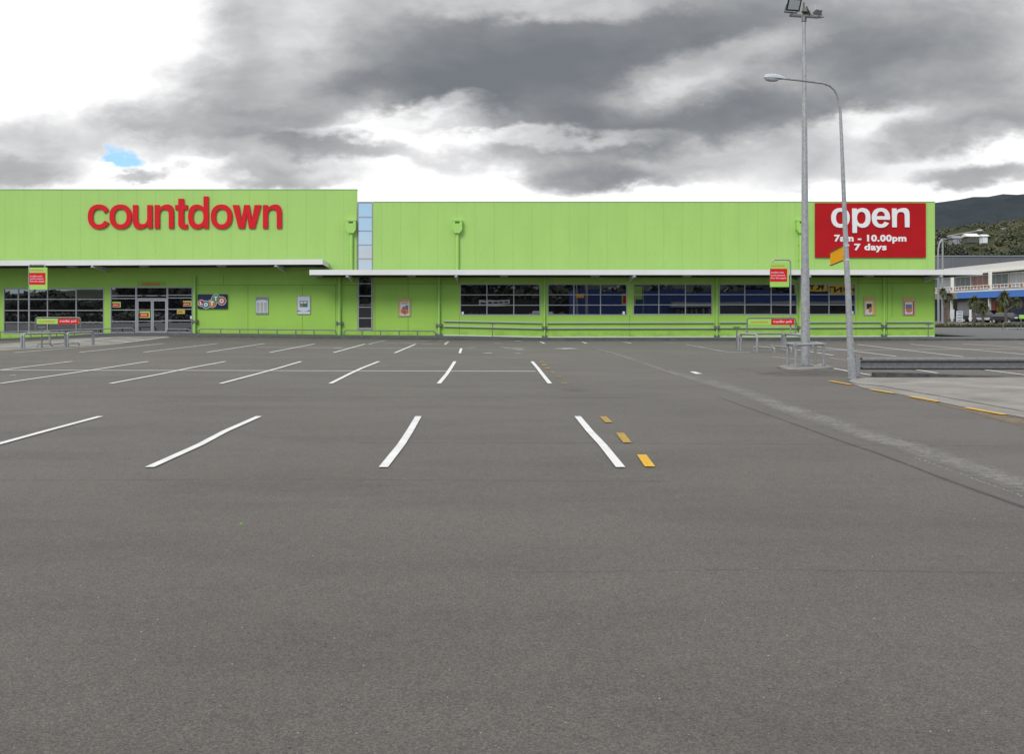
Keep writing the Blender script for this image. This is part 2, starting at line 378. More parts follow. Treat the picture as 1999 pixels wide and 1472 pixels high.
# ------------------------------------------------------------------ lettering
def to_mesh_curve(cu, name, m, parent, place):
    o = bpy.data.objects.new('tmp_curve', cu); COL.objects.link(o)
    dg = bpy.context.evaluated_depsgraph_get(); me = bpy.data.meshes.new_from_object(o.evaluated_get(dg))
    bpy.data.objects.remove(o); me.name = name
    me.materials.clear(); me.materials.append(M[m])
    place(me)
    ob = bpy.data.objects.new(name, me); COL.objects.link(ob)
    if parent is not None: put(ob, parent)
    return ob
def text(s, box, Y, mat_, parent, name='lettering', depth=.01, bold=.02, frame=None):
    """text fitted to box = (x0, x1, z0, z1) on the plane Y, or on frame = (origin, right, up, out)"""
    cu = bpy.data.curves.new(name, 'FONT'); cu.body = s; cu.size = 1; cu.offset = bold; cu.extrude = .5; cu.resolution_u = 3
    cu.align_x = 'LEFT'; cu.space_character = 1.04 + bold * 1.2; cu.space_line = .95
    def place(me):
        xs = [v.co.x for v in me.vertices]; ys = [v.co.y for v in me.vertices]
        ax, bx, ay, by = min(xs), max(xs), min(ys), max(ys)
        for v in me.vertices:
            u = box[0] + (v.co.x - ax) / (bx - ax) * (box[1] - box[0]); q = box[2] + (v.co.y - ay) / (by - ay) * (box[3] - box[2])
            d = (v.co.z + .5) * depth
            v.co = Vector((u, Y - d, q)) if frame is None else frame[0] + frame[1] * u + frame[2] * q + frame[3] * d
    return to_mesh_curve(cu, name, mat_, parent, place)
def bez(p0, p1, p2, p3, n=8):
    return [tuple((1 - t) ** 3 * a + 3 * (1 - t) ** 2 * t * b + 3 * (1 - t) * t * t * c + t ** 3 * d for a, b, c, d in zip(p0, p1, p2, p3)) for t in [i / n for i in range(n + 1)]]
def ell(cx, cy, rx, ry, a0, a1, n=28, k=2.25):
    o = []
    for i in range(n + 1):
        a = R(a0 + (a1 - a0) * i / n); c, s_ = math.cos(a), math.sin(a)
        o.append((cx + rx * math.copysign(abs(c) ** (2 / k), c), cy + ry * math.copysign(abs(s_) ** (2 / k), s_)))
    return o
def glyph(ch, W, s=.235):
    if ch == 'o': return [ell(W / 2, .5, W / 2, .525, 0, 360)[:-1], ell(W / 2, .5, W / 2 - s, .525 - .19, 0, 360)[:-1]]
    if ch == 'n' or ch == 'u':
        p = [(0, 0), (0, 1), (s * .95, 1), (s * .95, .85)]
        p += bez((s * .95, .85), (s + .07, .97), (.42 * W / .8, 1.03), (.56 * W / .8, 1.025), 6)[1:]
        p += bez((.56 * W / .8, 1.025), (W - .06, 1.02), (W, .86), (W, .62), 8)[1:]
        p += [(W, 0), (W - s, 0), (W - s, .56)]
        p += bez((W - s, .56), (W - s, .74), (W - s - .06, .82), (W * .5, .82), 6)[1:]
        p += bez((W * .5, .82), (s + .05, .82), (s, .72), (s, .54), 6)[1:]
        p += [(s, 0)]
        return [p] if ch == 'n' else [[(W - x, 1 - y) for x, y in p]]
    if ch in 'dp':
        top = 1.37 if ch == 'd' else 1.30
        p = [(W, 0), (W, top), (W - s, top), (W - s, .88)]
        p += bez((W - s, .88), (W - s - .06, .98), (.44 * W / .87, 1.025), (.39 * W / .87, 1.025), 6)[1:]
        p += bez((.39 * W / .87, 1.025), (.10, 1.02), (0, .80), (0, .5), 8)[1:] + bez((0, .5), (0, .20), (.10, -.02), (.39 * W / .87, -.025), 8)[1:]
        p += bez((.39 * W / .87, -.025), (.46 * W / .87, -.025), (W - s - .04, .02), (W - s + .008, .12), 6)[1:] + [(W - s + .008, 0)]
        q = ell((W - s + s - .0) / 2 + .0, .5, (W - 2 * s) / 2, .325, 0, 360)[:-1]
        o = [p, q]
        return o if ch == 'd' else [[(W - x, 1 - y) for x, y in c] for c in o]
    if ch == 'c':
        rx, ix = W * .54, W * .54 - s
        o = ell(W * .54, .5, rx, .525, 30, 332, 30); i = ell(W * .54, .5, ix, .335, 332, 24, 26)
        return [o + i]
    if ch == 'e':
        o = ell(W / 2, .5, W / 2, .525, -9, 330, 32); i = ell(W / 2, .5, W / 2 - s, .345, 325, 194, 18)
        h = ell(W / 2, .5, W / 2 - s, .345, 168, 12, 12)
        return [o + i + [(W / 2 - (W / 2 - s) * .98, .415)], h]
    if ch == 't':
        p = [(.135, .15), (.135, .81), (0, .81), (0, 1), (.135, 1), (.135, 1.27), (.37, 1.27), (.37, 1), (W, 1), (W, .81), (.37, .81), (.37, .28)]
        p += bez((.37, .28), (.37, .17), (.42, .165), (W, .175), 4)[1:] + [(W, -.01)]
        p += bez((W, -.01), (.40, -.03), (.17, -.05), (.135, .15), 6)[1:-1]
        return [p]
    if ch == 'w':
        k = W / 1.21
        return [[(x * k, y) for x, y in [(0, 1), (.27, 1), (.385, .36), (.39, .36), (.49, 1), (.72, 1), (.82, .36), (.825, .36), (.94, 1), (1.21, 1), (.955, 0), (.70, 0), (.605, .60), (.60, .60), (.505, 0), (.255, 0)]]]
def letter(ch, x0, x1, zb, unit, Y, depth, m, parent, name, s=.208):
    W = (x1 - x0) / unit
    cu = bpy.data.curves.new(name, 'CURVE'); cu.dimensions = '2D'; cu.fill_mode = 'BOTH'; cu.extrude = depth / 2; cu.bevel_depth = .006
    for c in glyph(ch, W, s):
        sp = cu.splines.new('POLY'); sp.points.add(len(c) - 1)
        for q, (x, y) in zip(sp.points, c): q.co = (x0 + x * unit, zb + y * unit, 0, 1)
        sp.use_cyclic_u = True
    def place(me):
        for v in me.vertices: v.co = Vector((v.co.x, Y - depth / 2 - v.co.z, v.co.y))
    o = to_mesh_curve(cu, name, m, parent, place)
    return o

# ================================================================== GROUND
def grid_axis(a, b, steps):
    out = []
    for lo, hi, st in steps:
        x = lo
        while x < hi - 1e-6: out.append(x); x += st
    out.append(steps[-1][1]); return out
gx = grid_axis(0, 0, [(-3000, -200, 560), (-200, -60, 35), (-60, 60, 1.5), (60, 200, 35), (200, 3000, 560)])
gy = grid_axis(0, 0, [(-3000, -200, 560), (-200, -10, 38), (-10, 50, 5), (50, 72, .5), (72, 200, 16), (200, 3000, 560)])
gy.append(YK + .001); gy.sort()
b = MB(); vs = [(x, y, G(x, y)) for y in gy for x in gx]; nx = len(gx)
b.add(vs, [(j * nx + i, j * nx + i + 1, (j + 1) * nx + i + 1, (j + 1) * nx + i) for j in range(len(gy) - 1) for i in range(nx - 1)])
struct(b.build('car_park_asphalt', 'asphalt', smooth=True))

# footpath along the shop with its kerb
b = MB(); kb = MB(); xs = [WX(p, YK) for p in range(-500, 2500, 20)]
for x0, x1 in zip(xs, xs[1:]):
    def T(x):                                # path height at the kerb
        return max(zkerb(x) + lerp(x * F / YK + CX, [(0, .03), (200, .02), (330, .015), (440, .05), (860, .09), (1000, .11)]), -9)
    a0, a1 = T(x0), T(x1)
    b.quad((x0, YK + .15, a0), (x1, YK + .15, a1), (x1, YW - .02, zwall(x1)), (x0, YW - .02, zwall(x0)))
    kb.hexa([(x0, YK, a0 - .4), (x1, YK, a1 - .4), (x1, YK + .15, a1 - .4), (x0, YK + .15, a0 - .4), (x0, YK + .015, a0 + .002), (x1, YK + .015, a1 + .002), (x1, YK + .15, a1 + .002), (x0, YK + .15, a0 + .002)])
def zpath(x, y): return T(x) + (zwall(x) - T(x)) * max(0, min(1, (y - YK - .15) / (YW - YK - .17)))
struct(b.build('footpath', 'path')); struct(kb.build('kerb', 'kerbconc'))

# paved lane beside the shop, garden edge behind it
b = MB(); X0 = WX(1825)
b.add([(X0 + .01, YW - .02, .04), (60, YW - .02, .04), (75, 96, .03), (X0 - 6, 96, .03)], [(0, 1, 2, 3)])
b.add([(X0 - 10, 96, .03), (75, 96, .03), (75, 96, -.2), (X0 - 10, 96, -.2)], [(0, 1, 2, 3)])
struct(b.build('side_lane', 'path'))
b = MB()
n = 18; mound = []
for i in range(n):
    for j in range(7):
        u = i / (n - 1); v = j / 6
        x = X0 + .02 + u * 2.9 * (1 - .35 * v); y = 62.3 + v * 6.5
        mound.append((x, y, .045 + .22 * (1 - u) ** 1.2 * math.sin(math.pi * min(1, v * .9 + .15)) + random.uniform(0, .03) * (1 - u)))
b.add(mound, [(i * 7 + j, (i + 1) * 7 + j, (i + 1) * 7 + j + 1, i * 7 + j + 1) for i in range(n - 1) for j in range(6)])
o = b.build('bark_garden_bed', 'bark', smooth=True); o['kind'] = 'structure'

# --- concrete forecourt at the right, its apron, crack and washed soil
def sheet(name, pts, m, dz, fade=None):
    b = MB(); b.add([PT(p, q, dz) for p, q in pts], [tuple(range(len(pts)))]); return struct(b.build(name, m))
crack = [(1656, 745.5), (1676, 751), (1722, 754.7), (1751, 760), (1795, 768), (1837, 775), (1909, 788), (1999, 804.6), (2140, 832), (2400, 885)]
top = [(2400, 737), (2200, 737), (1963, 737.2), (1800, 737.6), (1690, 738), (1664, 740)]
sheet('concrete_forecourt', crack + top, 'concrete', .012)
apron = [(1682, 757), (1699, 760.5), (1751, 769), (1800, 778), (1873, 794), (1954, 808), (1999, 816), (2140, 846), (2400, 905)]
sheet('concrete_apron', [crack[0]] + apron + crack[::-1][:-1], M['concrete'], .008)
def ribbon(b, pts, dz, fadeout=None):
    """pts = (px, py_top, py_bottom)"""
    for (a, t0, b0), (c, t1, b1) in zip(pts, pts[1:]):
        n = 4
        for i in range(n):
            k0, k1 = i / n, (i + 1) / n; L = lambda u, v, k: u + (v - u) * k
            b.quad(PT(L(a, c, k0), L(b0, b1, k0), dz), PT(L(a, c, k1), L(b0, b1, k1), dz), PT(L(a, c, k1), L(t0, t1, k1), dz), PT(L(a, c, k0), L(t0, t1, k0), dz))
b = MB(); ribbon(b, [(x, y - .35, y + .35) for x, y in crack[:-1]], .016); ribbon(b, [(1834, 775, 776), (1831.5, 782, 783.5)], .0165)
struct(b.build('apron_crack', 'seam'))
def faded_strip(name, rows, m, dz, rim=.30, sub=5):
    """strip across which a 'fade' attribute rises to the two long edges, so that it wears away raggedly"""
    vs = []; fs = []; fd = []; NC = 7; pts = []
    for (a, t0, b0), (c, t1, b1) in zip(rows, rows[1:]):
        for i in range(sub): k = i / sub; pts.append((a + (c - a) * k, t0 + (t1 - t0) * k, b0 + (b1 - b0) * k))
    pts.append(rows[-1])
    for (x, t, bo) in pts:
        for j in range(NC):
            v = j / (NC - 1); vs.append(PT(x, t + (bo - t) * v, dz)); e = abs(2 * v - 1); fd.append(rim * e * e)
    for i in range(len(pts) - 1):
        for j in range(NC - 1): fs.append((i * NC + j, i * NC + j + 1, (i + 1) * NC + j + 1, (i + 1) * NC + j))
    b = MB(); b.add(vs, fs); o = b.build(name, m)
    at = o.data.attributes.new('fade', 'FLOAT', 'POINT')
    for i, f in enumerate(fd): at.data[i].value = f
    return struct(o)
faded_strip('washed_soil', [(1745, 768, 770), (1790, 775, 781), (1837, 786, 792), (1890, 797, 806), (1945, 806, 823), (1999, 815, 839), (2080, 830, 864), (2300, 875, 930)], 'soil', .005, .35)
faded_strip('concrete_channel', [(1160, 678, 681.5), (1205, 689, 695.5), (1260, 706, 714.5), (1300, 719, 729.5), (1340, 728, 743), (1387, 736, 759), (1450, 751, 779), (1500, 768, 802), (1562, 788, 827), (1615, 803, 841), (1692, 829, 867), (1757, 850, 887), (1845, 875, 916), (1922, 899, 944), (1999, 924, 971), (2080, 951, 1003)], 'scuff', .004, .36)
seam = [(1400, 774.5), (1450, 793), (1525, 819), (1580, 839), (1637, 860), (1703, 882), (1768, 906), (1834, 932), (1911, 960), (1999, 991), (2100, 1030)]
b = MB(); ribbon(b, [(x, y - .3 - i * .2, y + .3 + i * .2) for i, (x, y) in enumerate(seam)], .007); struct(b.build('bitumen_seam', 'seam'))
b = MB(); rnd = random.Random(2)
for i in range(24):
    p = 1785 + i * 9 + rnd.uniform(-2, 2); q = 896 + (p - 1790) * .362 + rnd.uniform(-1, 1); ln = rnd.uniform(2, 6)
    b.quad(PT(p, q, .0075), PT(p + ln, q + ln * .36, .0075), PT(p + ln, q + ln * .36 - .9, .0075), PT(p, q - .7, .0075))
struct(b.build('broken_seam_line', 'paint_old'))
M['pjoint'] = worn('paver_joint', (.045, .043, .04), .56, 4, .12, .22); M['shade_stain'] = worn('ground_shade_stain', (.04, .038, .036), .58, 2.2, .22, .32)
b = MB(); ribbon(b, [(700, 864.6, 865.6), (1100, 865, 866.2), (1500, 867, 868.2), (2060, 872, 873.4)], .003); ribbon(b, [(100, 773.6, 774.4), (700, 775, 775.8), (1250, 777, 777.8)], .003)
ribbon(b, [(0, 938, 939.4), (620, 936, 937.2), (1300, 940, 941.5)], .003); ribbon(b, [(1000, 1118, 1119.5), (1500, 1112, 1113.8), (2050, 1120, 1122)], .003); struct(b.build('paver_joints', 'pjoint'))
faded_strip('contact_shade_stain_by_pole', [(1478, 728, 732), (1530, 724, 736), (1590, 722, 738), (1650, 723, 737), (1690, 727, 733)], 'shade_stain', .0035, .3)  # contact shade at the pole foot and oily staining, painted as one dark sheet
# old pale concrete crossing at the left by the entrance
faded_strip('pale_crossing', [(-120, 676, 699), (0, 671.5, 684.5), (100, 663.5, 679.5), (200, 657.8, 674), (260, 656.6, 667.5), (330, 656.3, 660)], 'concrete', .004, .1)

# --- painted lines
LW = .10
def gl(b, x0, y0, x1, y1, wd=LW, dz=.012, n=None):
    """strip on the ground between two ground points"""
    n = n or (1 if max(y0, y1) < 50 else 6); dx_, dy_ = x1 - x0, y1 - y0; L = math.hypot(dx_, dy_); nx_, ny_ = -dy_ / L * wd / 2, dx_ / L * wd / 2
    for i in range(n):
        a, c = i / n, (i + 1) / n; p = (x0 + dx_ * a, y0 + dy_ * a); q = (x0 + dx_ * c, y0 + dy_ * c)
        b.quad(*[(X, Yy, G(X, Yy) + dz) for X, Yy in ((p[0] - nx_, p[1] - ny_), (p[0] + nx_, p[1] + ny_), (q[0] + nx_, q[1] + ny_), (q[0] - nx_, q[1] - ny_))])
def pl(b, p0, q0, p1, q1, wd=LW, dz=.012):
    A, B = PT(p0, q0), PT(p1, q1); gl(b, A.x, A.y, B.x, B.y, wd, dz)
def wob(b, x, y0, y1, amp=.035, seed=0, wd=LW):
    """hand-sprayed line running along Y with slight kinks"""
    rnd = random.Random(seed); k = [x + rnd.uniform(-amp, amp) * .4, x + rnd.uniform(-amp, amp), x + rnd.uniform(-amp, amp), x + rnd.uniform(-amp, amp) * .4]
    ys = [y0, y0 + (y1 - y0) * .35, y0 + (y1 - y0) * .62, y1]
    for i in range(3):
        a, c = k[i], k[i + 1]
        b.quad((a - wd / 2, ys[i], .012), (a + wd / 2, ys[i], .012), (c + wd / 2, ys[i + 1], .012), (c - wd / 2, ys[i + 1], .012))
YY = lambda q: F * H / (q - CY)
b = MB()
for i in range(9): wob(b, 1.375 - i * 2.51, YY(914), YY(814), .03, i)
for i in range(10): wob(b, 1.335 - i * 2.508, YY(749.6), YY(706.2), .05, 20 + i)
struct(b.build('front_bay_lines', 'paint'))
b = MB()
for x0, y0, x1, y1 in [(897.5, 690, 900.5, 680.5), (770.5, 689.6, 811, 672.3), (651, 689, 712.5, 672), (526.6, 688.5, 614.4, 671.7), (404, 688.2, 516, 671.2), (280.5, 688, 424, 671.2), (155, 688.4, 320, 671), (28, 689, 240, 671.5)]: pl(b, x0, y0, x1, y1)
struct(b.build('back_bay_lines', 'paint'))
b = MB(); pl(b, -150, 722.6, 1046, 725.2, .24, .007); struct(b.build('centre_line', 'paint_thin'))
b = MB(); pl(b, 500, 678.3, 922, 680.3, .22, .007); struct(b.build('faint_centre_line', 'paint_thin'))
# boxed hatching by the kerb
b = MB(); pl(b, 719, 672.8, 751, 665.2, .12); pl(b, 868, 673.7, 875.8, 667, .14)
pl(b, 725, 672.4, 868, 673.4, .09); pl(b, 751, 665.4, 832, 665.8, .09)
pl(b, 733, 669.5, 862, 671.8, .12); pl(b, 745, 667.3, 845, 672.5, .12); pl(b, 750, 671.5, 835, 666, .12); pl(b, 790, 670.5, 872, 669, .1)
struct(b.build('hatched_box', 'paint_old'))
b = MB()
for L_ in [(-20, 678.8, 130, 671.5), (30, 674.8, 240, 657.5), (100, 669, 240, 657.8), (190, 674.4, 325, 657.8), (60, 681, 190, 674.4), (215, 665.5, 250, 668.5), (245, 662, 280, 664.5), (150, 667.5, 200, 671.5)]: pl(b, *L_, .11, .012 + .0012 * len(b.f) / 6)
struct(b.build('crossing_hatching', 'paint'))
b = MB()
for L_ in [(1674, 673, 1880.7, 697), (1777, 672.4, 2110, 702), (1880, 671.7, 2090, 684.5), (1987, 671, 2150, 679), (1582, 675.3, 1749.6, 696.2), (1772, 720, 1830, 729), (1902, 720, 2080, 743), (1582, 711.8, 1700, 733.2), (1555, 683, 1627, 694), (1990, 684, 2150, 693)]: pl(b, *L_)
struct(b.build('side_bay_lines', 'paint'))
b = MB(); pl(b, 1560, 684, 2150, 680, .22, .007); struct(b.build('side_centre_line', 'paint_thin'))
b = MB()
for L_ in [(1506, 697, 1560, 702.5), (1620, 699.5, 1655, 703.5), (1560, 702.5, 1600, 705), (1340, 673, 1416, 687), (1655, 703.5, 1690, 708)]: pl(b, *L_, .10)
struct(b.build('worn_side_lines', 'paint_old'))
b = MB()
for L_ in [(1416, 688, 1466, 688.3), (1054, 667.6, 1063, 671), (1136, 668, 1145, 671), (1216, 668, 1232, 670.5), (1295, 669, 1318, 669.8)]: pl(b, *L_)
b.quad(PT(1346, 726.3, .012), PT(1357, 726.3, .012), PT(1371, 730.6, .012), PT(1358, 730.8, .012))
struct(b.build('bay_end_marks', 'paint'))
b = MB()
for p, q, r_ in [(984, 678, .35), (990, 680, .25), (1010, 681, .4), (1016, 684, .25), (1097, 681.5, .45), (1108, 680.5, .3), (1117, 681.3, .3), (1014, 690.3, .3), (662, 679.5, .35), (971, 671, .3), (1012, 666, .3), (953, 690, .25), (26, 733.5, .12), (922, 679, .25)]:
    c = PT(p, q); k = 7; b.add([(c.x + r_ * random.uniform(.5, 1) * math.cos(a), c.y + r_ * 1.4 * random.uniform(.4, 1) * math.sin(a), G(c.x, c.y) + .014) for a in [2 * math.pi * i / k for i in range(k)]], [tuple(range(k))])
struct(b.build('worn_arrow_paint', 'paint_old'))
b = MB(); pl(b, 1177, 814.5, 1189, 826, .11); pl(b, 1210, 846.5, 1225, 866, .11); struct(b.build('dull_yellow_dashes', 'ypaint_mid'))
b = MB(); pl(b, 1252.5, 889.5, 1269, 913, .11)
for L_ in [(1620, 744.8, 1662, 752.2), (1700, 761.5, 1745, 769), (1776, 775.3, 1833, 785.5), (1886, 797.5, 1962, 811.3), (2010, 820, 2100, 838)]: pl(b, *L_, .11, .017)
struct(b.build('yellow_lane_dashes', 'ypaint'))
b = MB()
for p, q in [(1057, 707.5), (1062, 713), (1069, 719.5), (1077, 727.5), (1090, 736.5), (1101.5, 749)]: pl(b, p - 1.5, q - 1.6, p + 1.5, q + 1.6, .13)
for L_ in [(378, 657.6, 410, 655.6), (478, 660, 511, 657.4), (601, 661.8, 630, 659.6), (729, 663.5, 746, 661.2), (857, 667, 864, 663), (424, 659.5, 435, 659.8), (534, 660.4, 552, 661), (664, 662.2, 674, 662.6), (911, 667, 918, 667.2), (970, 668, 975, 668)]: pl(b, *L_, .12)
struct(b.build('faded_yellow_marks', 'ypaint_old'))

# ================================================================== SUPERMARKET
bld = thing('supermarket_building', (WX(950), YW, 0), 'long lime green supermarket with white canopies filling the far side of the car park', 'building')
def wall_with_holes(b, x0, x1, z0, z1, holes, y, thick=.16):
    xs = sorted({x0, x1} | {v for h in holes for v in h[:2]}); zs = sorted({z0, z1} | {v for h in holes for v in h[2:]})
    inside = lambda x, z: any(h[0] < x < h[1] and h[2] < z < h[3] for h in holes)
    for a, c in zip(xs, xs[1:]):
        for d, e in zip(zs, zs[1:]):
            if not inside((a + c) / 2, (d + e) / 2): b.quad((a, y, d), (c, y, d), (c, y, e), (a, y, e))
    for h in holes:
        a, c, d, e = h
        b.quad((a, y, d), (a, y, e), (a, y + thick, e), (a, y + thick, d)); b.quad((c, y, d), (c, y + thick, d), (c, y + thick, e), (c, y, e))
        b.quad((a, y, e), (c, y, e), (c, y + thick, e), (a, y + thick, e)); b.quad((a, y, d), (a, y + thick, d), (c, y + thick, d), (c, y, d))
XL, XT, XS, XR = WX(-700), WX(696.5), WX(728), WX(1825)
ZT, ZR, ZB = WZ(370), WZ(394), -.6
ZM = WZ(537)                                                        # where the cladding ends, hidden by the canopies
Z1 = WZ(527)
b = MB(); b.box(XL, XT, YW, YW + .32, Z1, ZT); b.build('sign_wall', 'green_up', bld)
b = MB(); b.box(XL - .02, XT + .03, YW - .03, YW + .36, ZT, ZT + .035); b.box(XS, XR + .03, YW - .03, YW + .3, ZR, ZR + .035); b.build('parapet_capping', mat('pale_green_capping', (.40, .56, .33), .4, .2), bld)
b = MB(); b.quad((XS, YW, Z1), (XR, YW, Z1), (XR, YW, ZR), (XS, YW, ZR)); b.box(XR - .01, XR, YW + .001, YW + 40, -.4, ZR)
b.quad((XL, YW + 40, -.4), (XR - .01, YW + 40, -.4), (XR - .01, YW + 40, ZR), (XL, YW + 40, ZR)); b.quad((XS, YW + .3, Z1), (XS, YW + .3, ZR), (XS, YW + .001, ZR), (XS, YW + .001, Z1))
b.quad((XL, YW + .4, ZR - .4), (XR - .02, YW + .4, ZR - .4), (XR - .02, YW + 39.9, ZR - .4), (XL, YW + 39.9, ZR - .4))
b.build('clad_wall', 'green_up', bld)
YL = YW + .05                                                        # lower wall stands back a little
win = [  # x0, x1, y_top, y_bottom, mullions, transoms
    (6, 202.5, 562.5, 652, [34.6, 91.7, 147.8], [584, 606, 629.3]),
    (898, 1055, 553.5, 616, [950.5, 1003], [575.5, 595.7]), (1069, 1224.5, 553.5, 616, [1120.5, 1172.5], [575.3, 595.5]),
    (1236, 1391, 553.5, 615, [1286.5, 1338.5], [575, 595]), (1404, 1557, 553.5, 615, [1454.5, 1506], [575, 595]),
    (1567, 1671, 553.5, 615, [1619], [575, 595])]
ent = (214.5, 376, 559.5, 650)
holes = [(WX(a), WX(c), WZ(e), WZ(d)) for a, c, d, e, _, _ in win] + [(WX(ent[0]), WX(ent[1]), WZ(650.2), WZ(ent[2]))]
holes += [(WX(-190), WX(-12), WZ(652), WZ(562.5)), (WX(697.5), WX(727.8), WZ(643), Z1 + .01)]
b = MB(); wall_with_holes(b, XL, XR - .012, ZB, Z1 + .02, holes, YL); b.build('lower_wall', 'green_low', bld)
b = MB()
jt = lambda p, qa, qb: MB().box(WX(p) - .012, WX(p) + .012, YL - .004, YL, WZ(qb), WZ(qa)).build('wall_joint', 'joint', bld)
for p, qa, qb in [(436, 538, 556), (483.7, 556, 654), (590, 556, 655), (655, 556, 655), (732, 556, 655), (796.6, 540, 655), (897, 616.5, 657), (1229.5, 616, 659), (896, 540, 553), (1671.5, 616, 659), (1675.5, 540, 616), (1733, 545, 658), (1742, 556, 620)]: jt(p, qa, qb)
for pa, pb, q in [(384, 697, 556.5), (728.5, 897, 553.6), (1671.5, 1822, 552.5)]: MB().box(WX(pa), WX(pb), YL - .0045, YL, WZ(q) - .012, WZ(q) + .012).build('wall_joint', 'joint', bld)
b = MB(); xs = [WX(p) for p in (861, 900, 980, 1060, 1200, 1396, 1600, 1825)]
for x0, x1 in zip(xs, xs[1:]): b.hexa([(x0, YL - .03, zwall(x0) - .1), (x1, YL - .03, zwall(x1) - .1), (x1, YL - .001, zwall(x1) - .1), (x0, YL - .001, zwall(x0) - .1), (x0, YL - .03, zwall(x0) + .05), (x1, YL - .03, zwall(x1) + .05), (x1, YL - .001, zwall(x1) + .05), (x0, YL - .001, zwall(x0) + .05)])
b.build('base_flashing', 'white', bld)

def window(x0, x1, q0, q1, mul, tra, name='window', g='glass', fr=.055, lab=None):
    X0_, X1_, ZT_, ZB_ = WX(x0), WX(x1), WZ(q0), WZ(q1); y = YL
    b = MB(); e = .004
    b.box(X0_ + e, X0_ + fr, y - .012, y + .10, ZB_ + e, ZT_ - e); b.box(X1_ - fr, X1_ - e, y - .012, y + .10, ZB_ + e, ZT_ - e)
    b.box(X0_ + fr, X1_ - fr, y - .012, y + .10, ZT_ - fr * 1.3, ZT_ - e); b.box(X0_ + fr, X1_ - fr, y - .012, y + .10, ZB_ + e, ZB_ + fr * 1.4)
    f = b.build(name, 'alu', bld)
    if lab: f['label'] = lab
    mx = [X0_ + fr] + [WX(p) for p in mul] + [X1_ - fr]; mz = [ZB_ + fr * 1.4] + [WZ(q) for q in tra[::-1]] + [ZT_ - fr * 1.3]
    b = MB()
    for xx in mx[1:-1]: b.box(xx - .03, xx + .03, y + .005, y + .09, mz[0], mz[-1])
    for zz_ in mz[1:-1]:
        for a, c in zip(mx, mx[1:]): b.box(a + (.03 if a != mx[0] else 0), c - (.03 if c != mx[-1] else 0), y + .012, y + .088, zz_ - .026, zz_ + .026)
    b.build('glazing_bar', 'alu', f)
    rnd = random.Random(int(x0)); b = MB()
    for a, c in zip(mx, mx[1:]):
        for d, e2 in zip(mz, mz[1:]):
            t1, t2 = rnd.uniform(-.0012, .0012), rnd.uniform(-.001, .001)
            b.quad((a, y + .06 + t1, d), (c, y + .06 - t1, d), (c, y + .06 - t1 + t2, e2), (a, y + .06 + t1 + t2, e2))
    b.build('pane', g, f)
    return f
for k_, args in enumerate(win): window(*args)
window(-190, -12, 562.5, 652, [-135, -75], [584, 606, 629.3])
# tall narrow window
def tall_window():
    x0, x1 = WX(697.8), WX(727.6); y = YW
    b = MB(); zt, zb = WZ(394), WZ(643)
    b.box(x0, x0 + .06, y - .02, y + .1, Z1, zt); b.box(x1 - .06, x1, y - .02, y + .1, Z1, zt); b.box(x0 + .06, x1 - .06, y - .02, y + .1, zt - .07, zt + .03)
    b.box(x0 + .005, x0 + .09, y - .01, y + .12, zb + .004, Z1 - .001); b.box(x1 - .09, x1 - .01, y - .01, y + .12, zb + .004, Z1 - .001); b.box(x0 + .09, x1 - .09, y - .01, y + .12, zb + .004, zb + .10)
    f = b.build('tall_window', 'alu', bld); f['label'] = 'tall narrow window strip between the two green walls'
    zu = [zt - .07] + [WZ(q) for q in (423.5, 450.5, 478, 505)] + [Z1]; zl = [Z1] + [WZ(q) for q in (553.5, 577.5, 599.5, 621)] + [zb + .1]
    for z_ in zu[1:-1]: MB().box(x0 + .06, x1 - .06, y - .012, y + .07, z_ - .035, z_ + .035).build('glazing_bar', 'alu', f)
    for z_ in zl[1:-1]: MB().box(x0 + .09, x1 - .09, y, y + .09, z_ - .03, z_ + .03).build('glazing_bar', 'alu', f)
    rnd = random.Random(3)
    for L_, ya, e, gm in ((zu, y + .05, .06, 'glass_strip'), (zl, y + .07, .09, 'glass_low')):
        b = MB()
        for c, a in zip(L_, L_[1:]):
            t = rnd.uniform(-.001, .001); b.quad((x0 + e, ya + t, a), (x1 - e, ya - t, a), (x1 - e, ya - t + .003, c), (x0 + e, ya + t + .003, c))
        b.build('pane', gm, f)
tall_window()
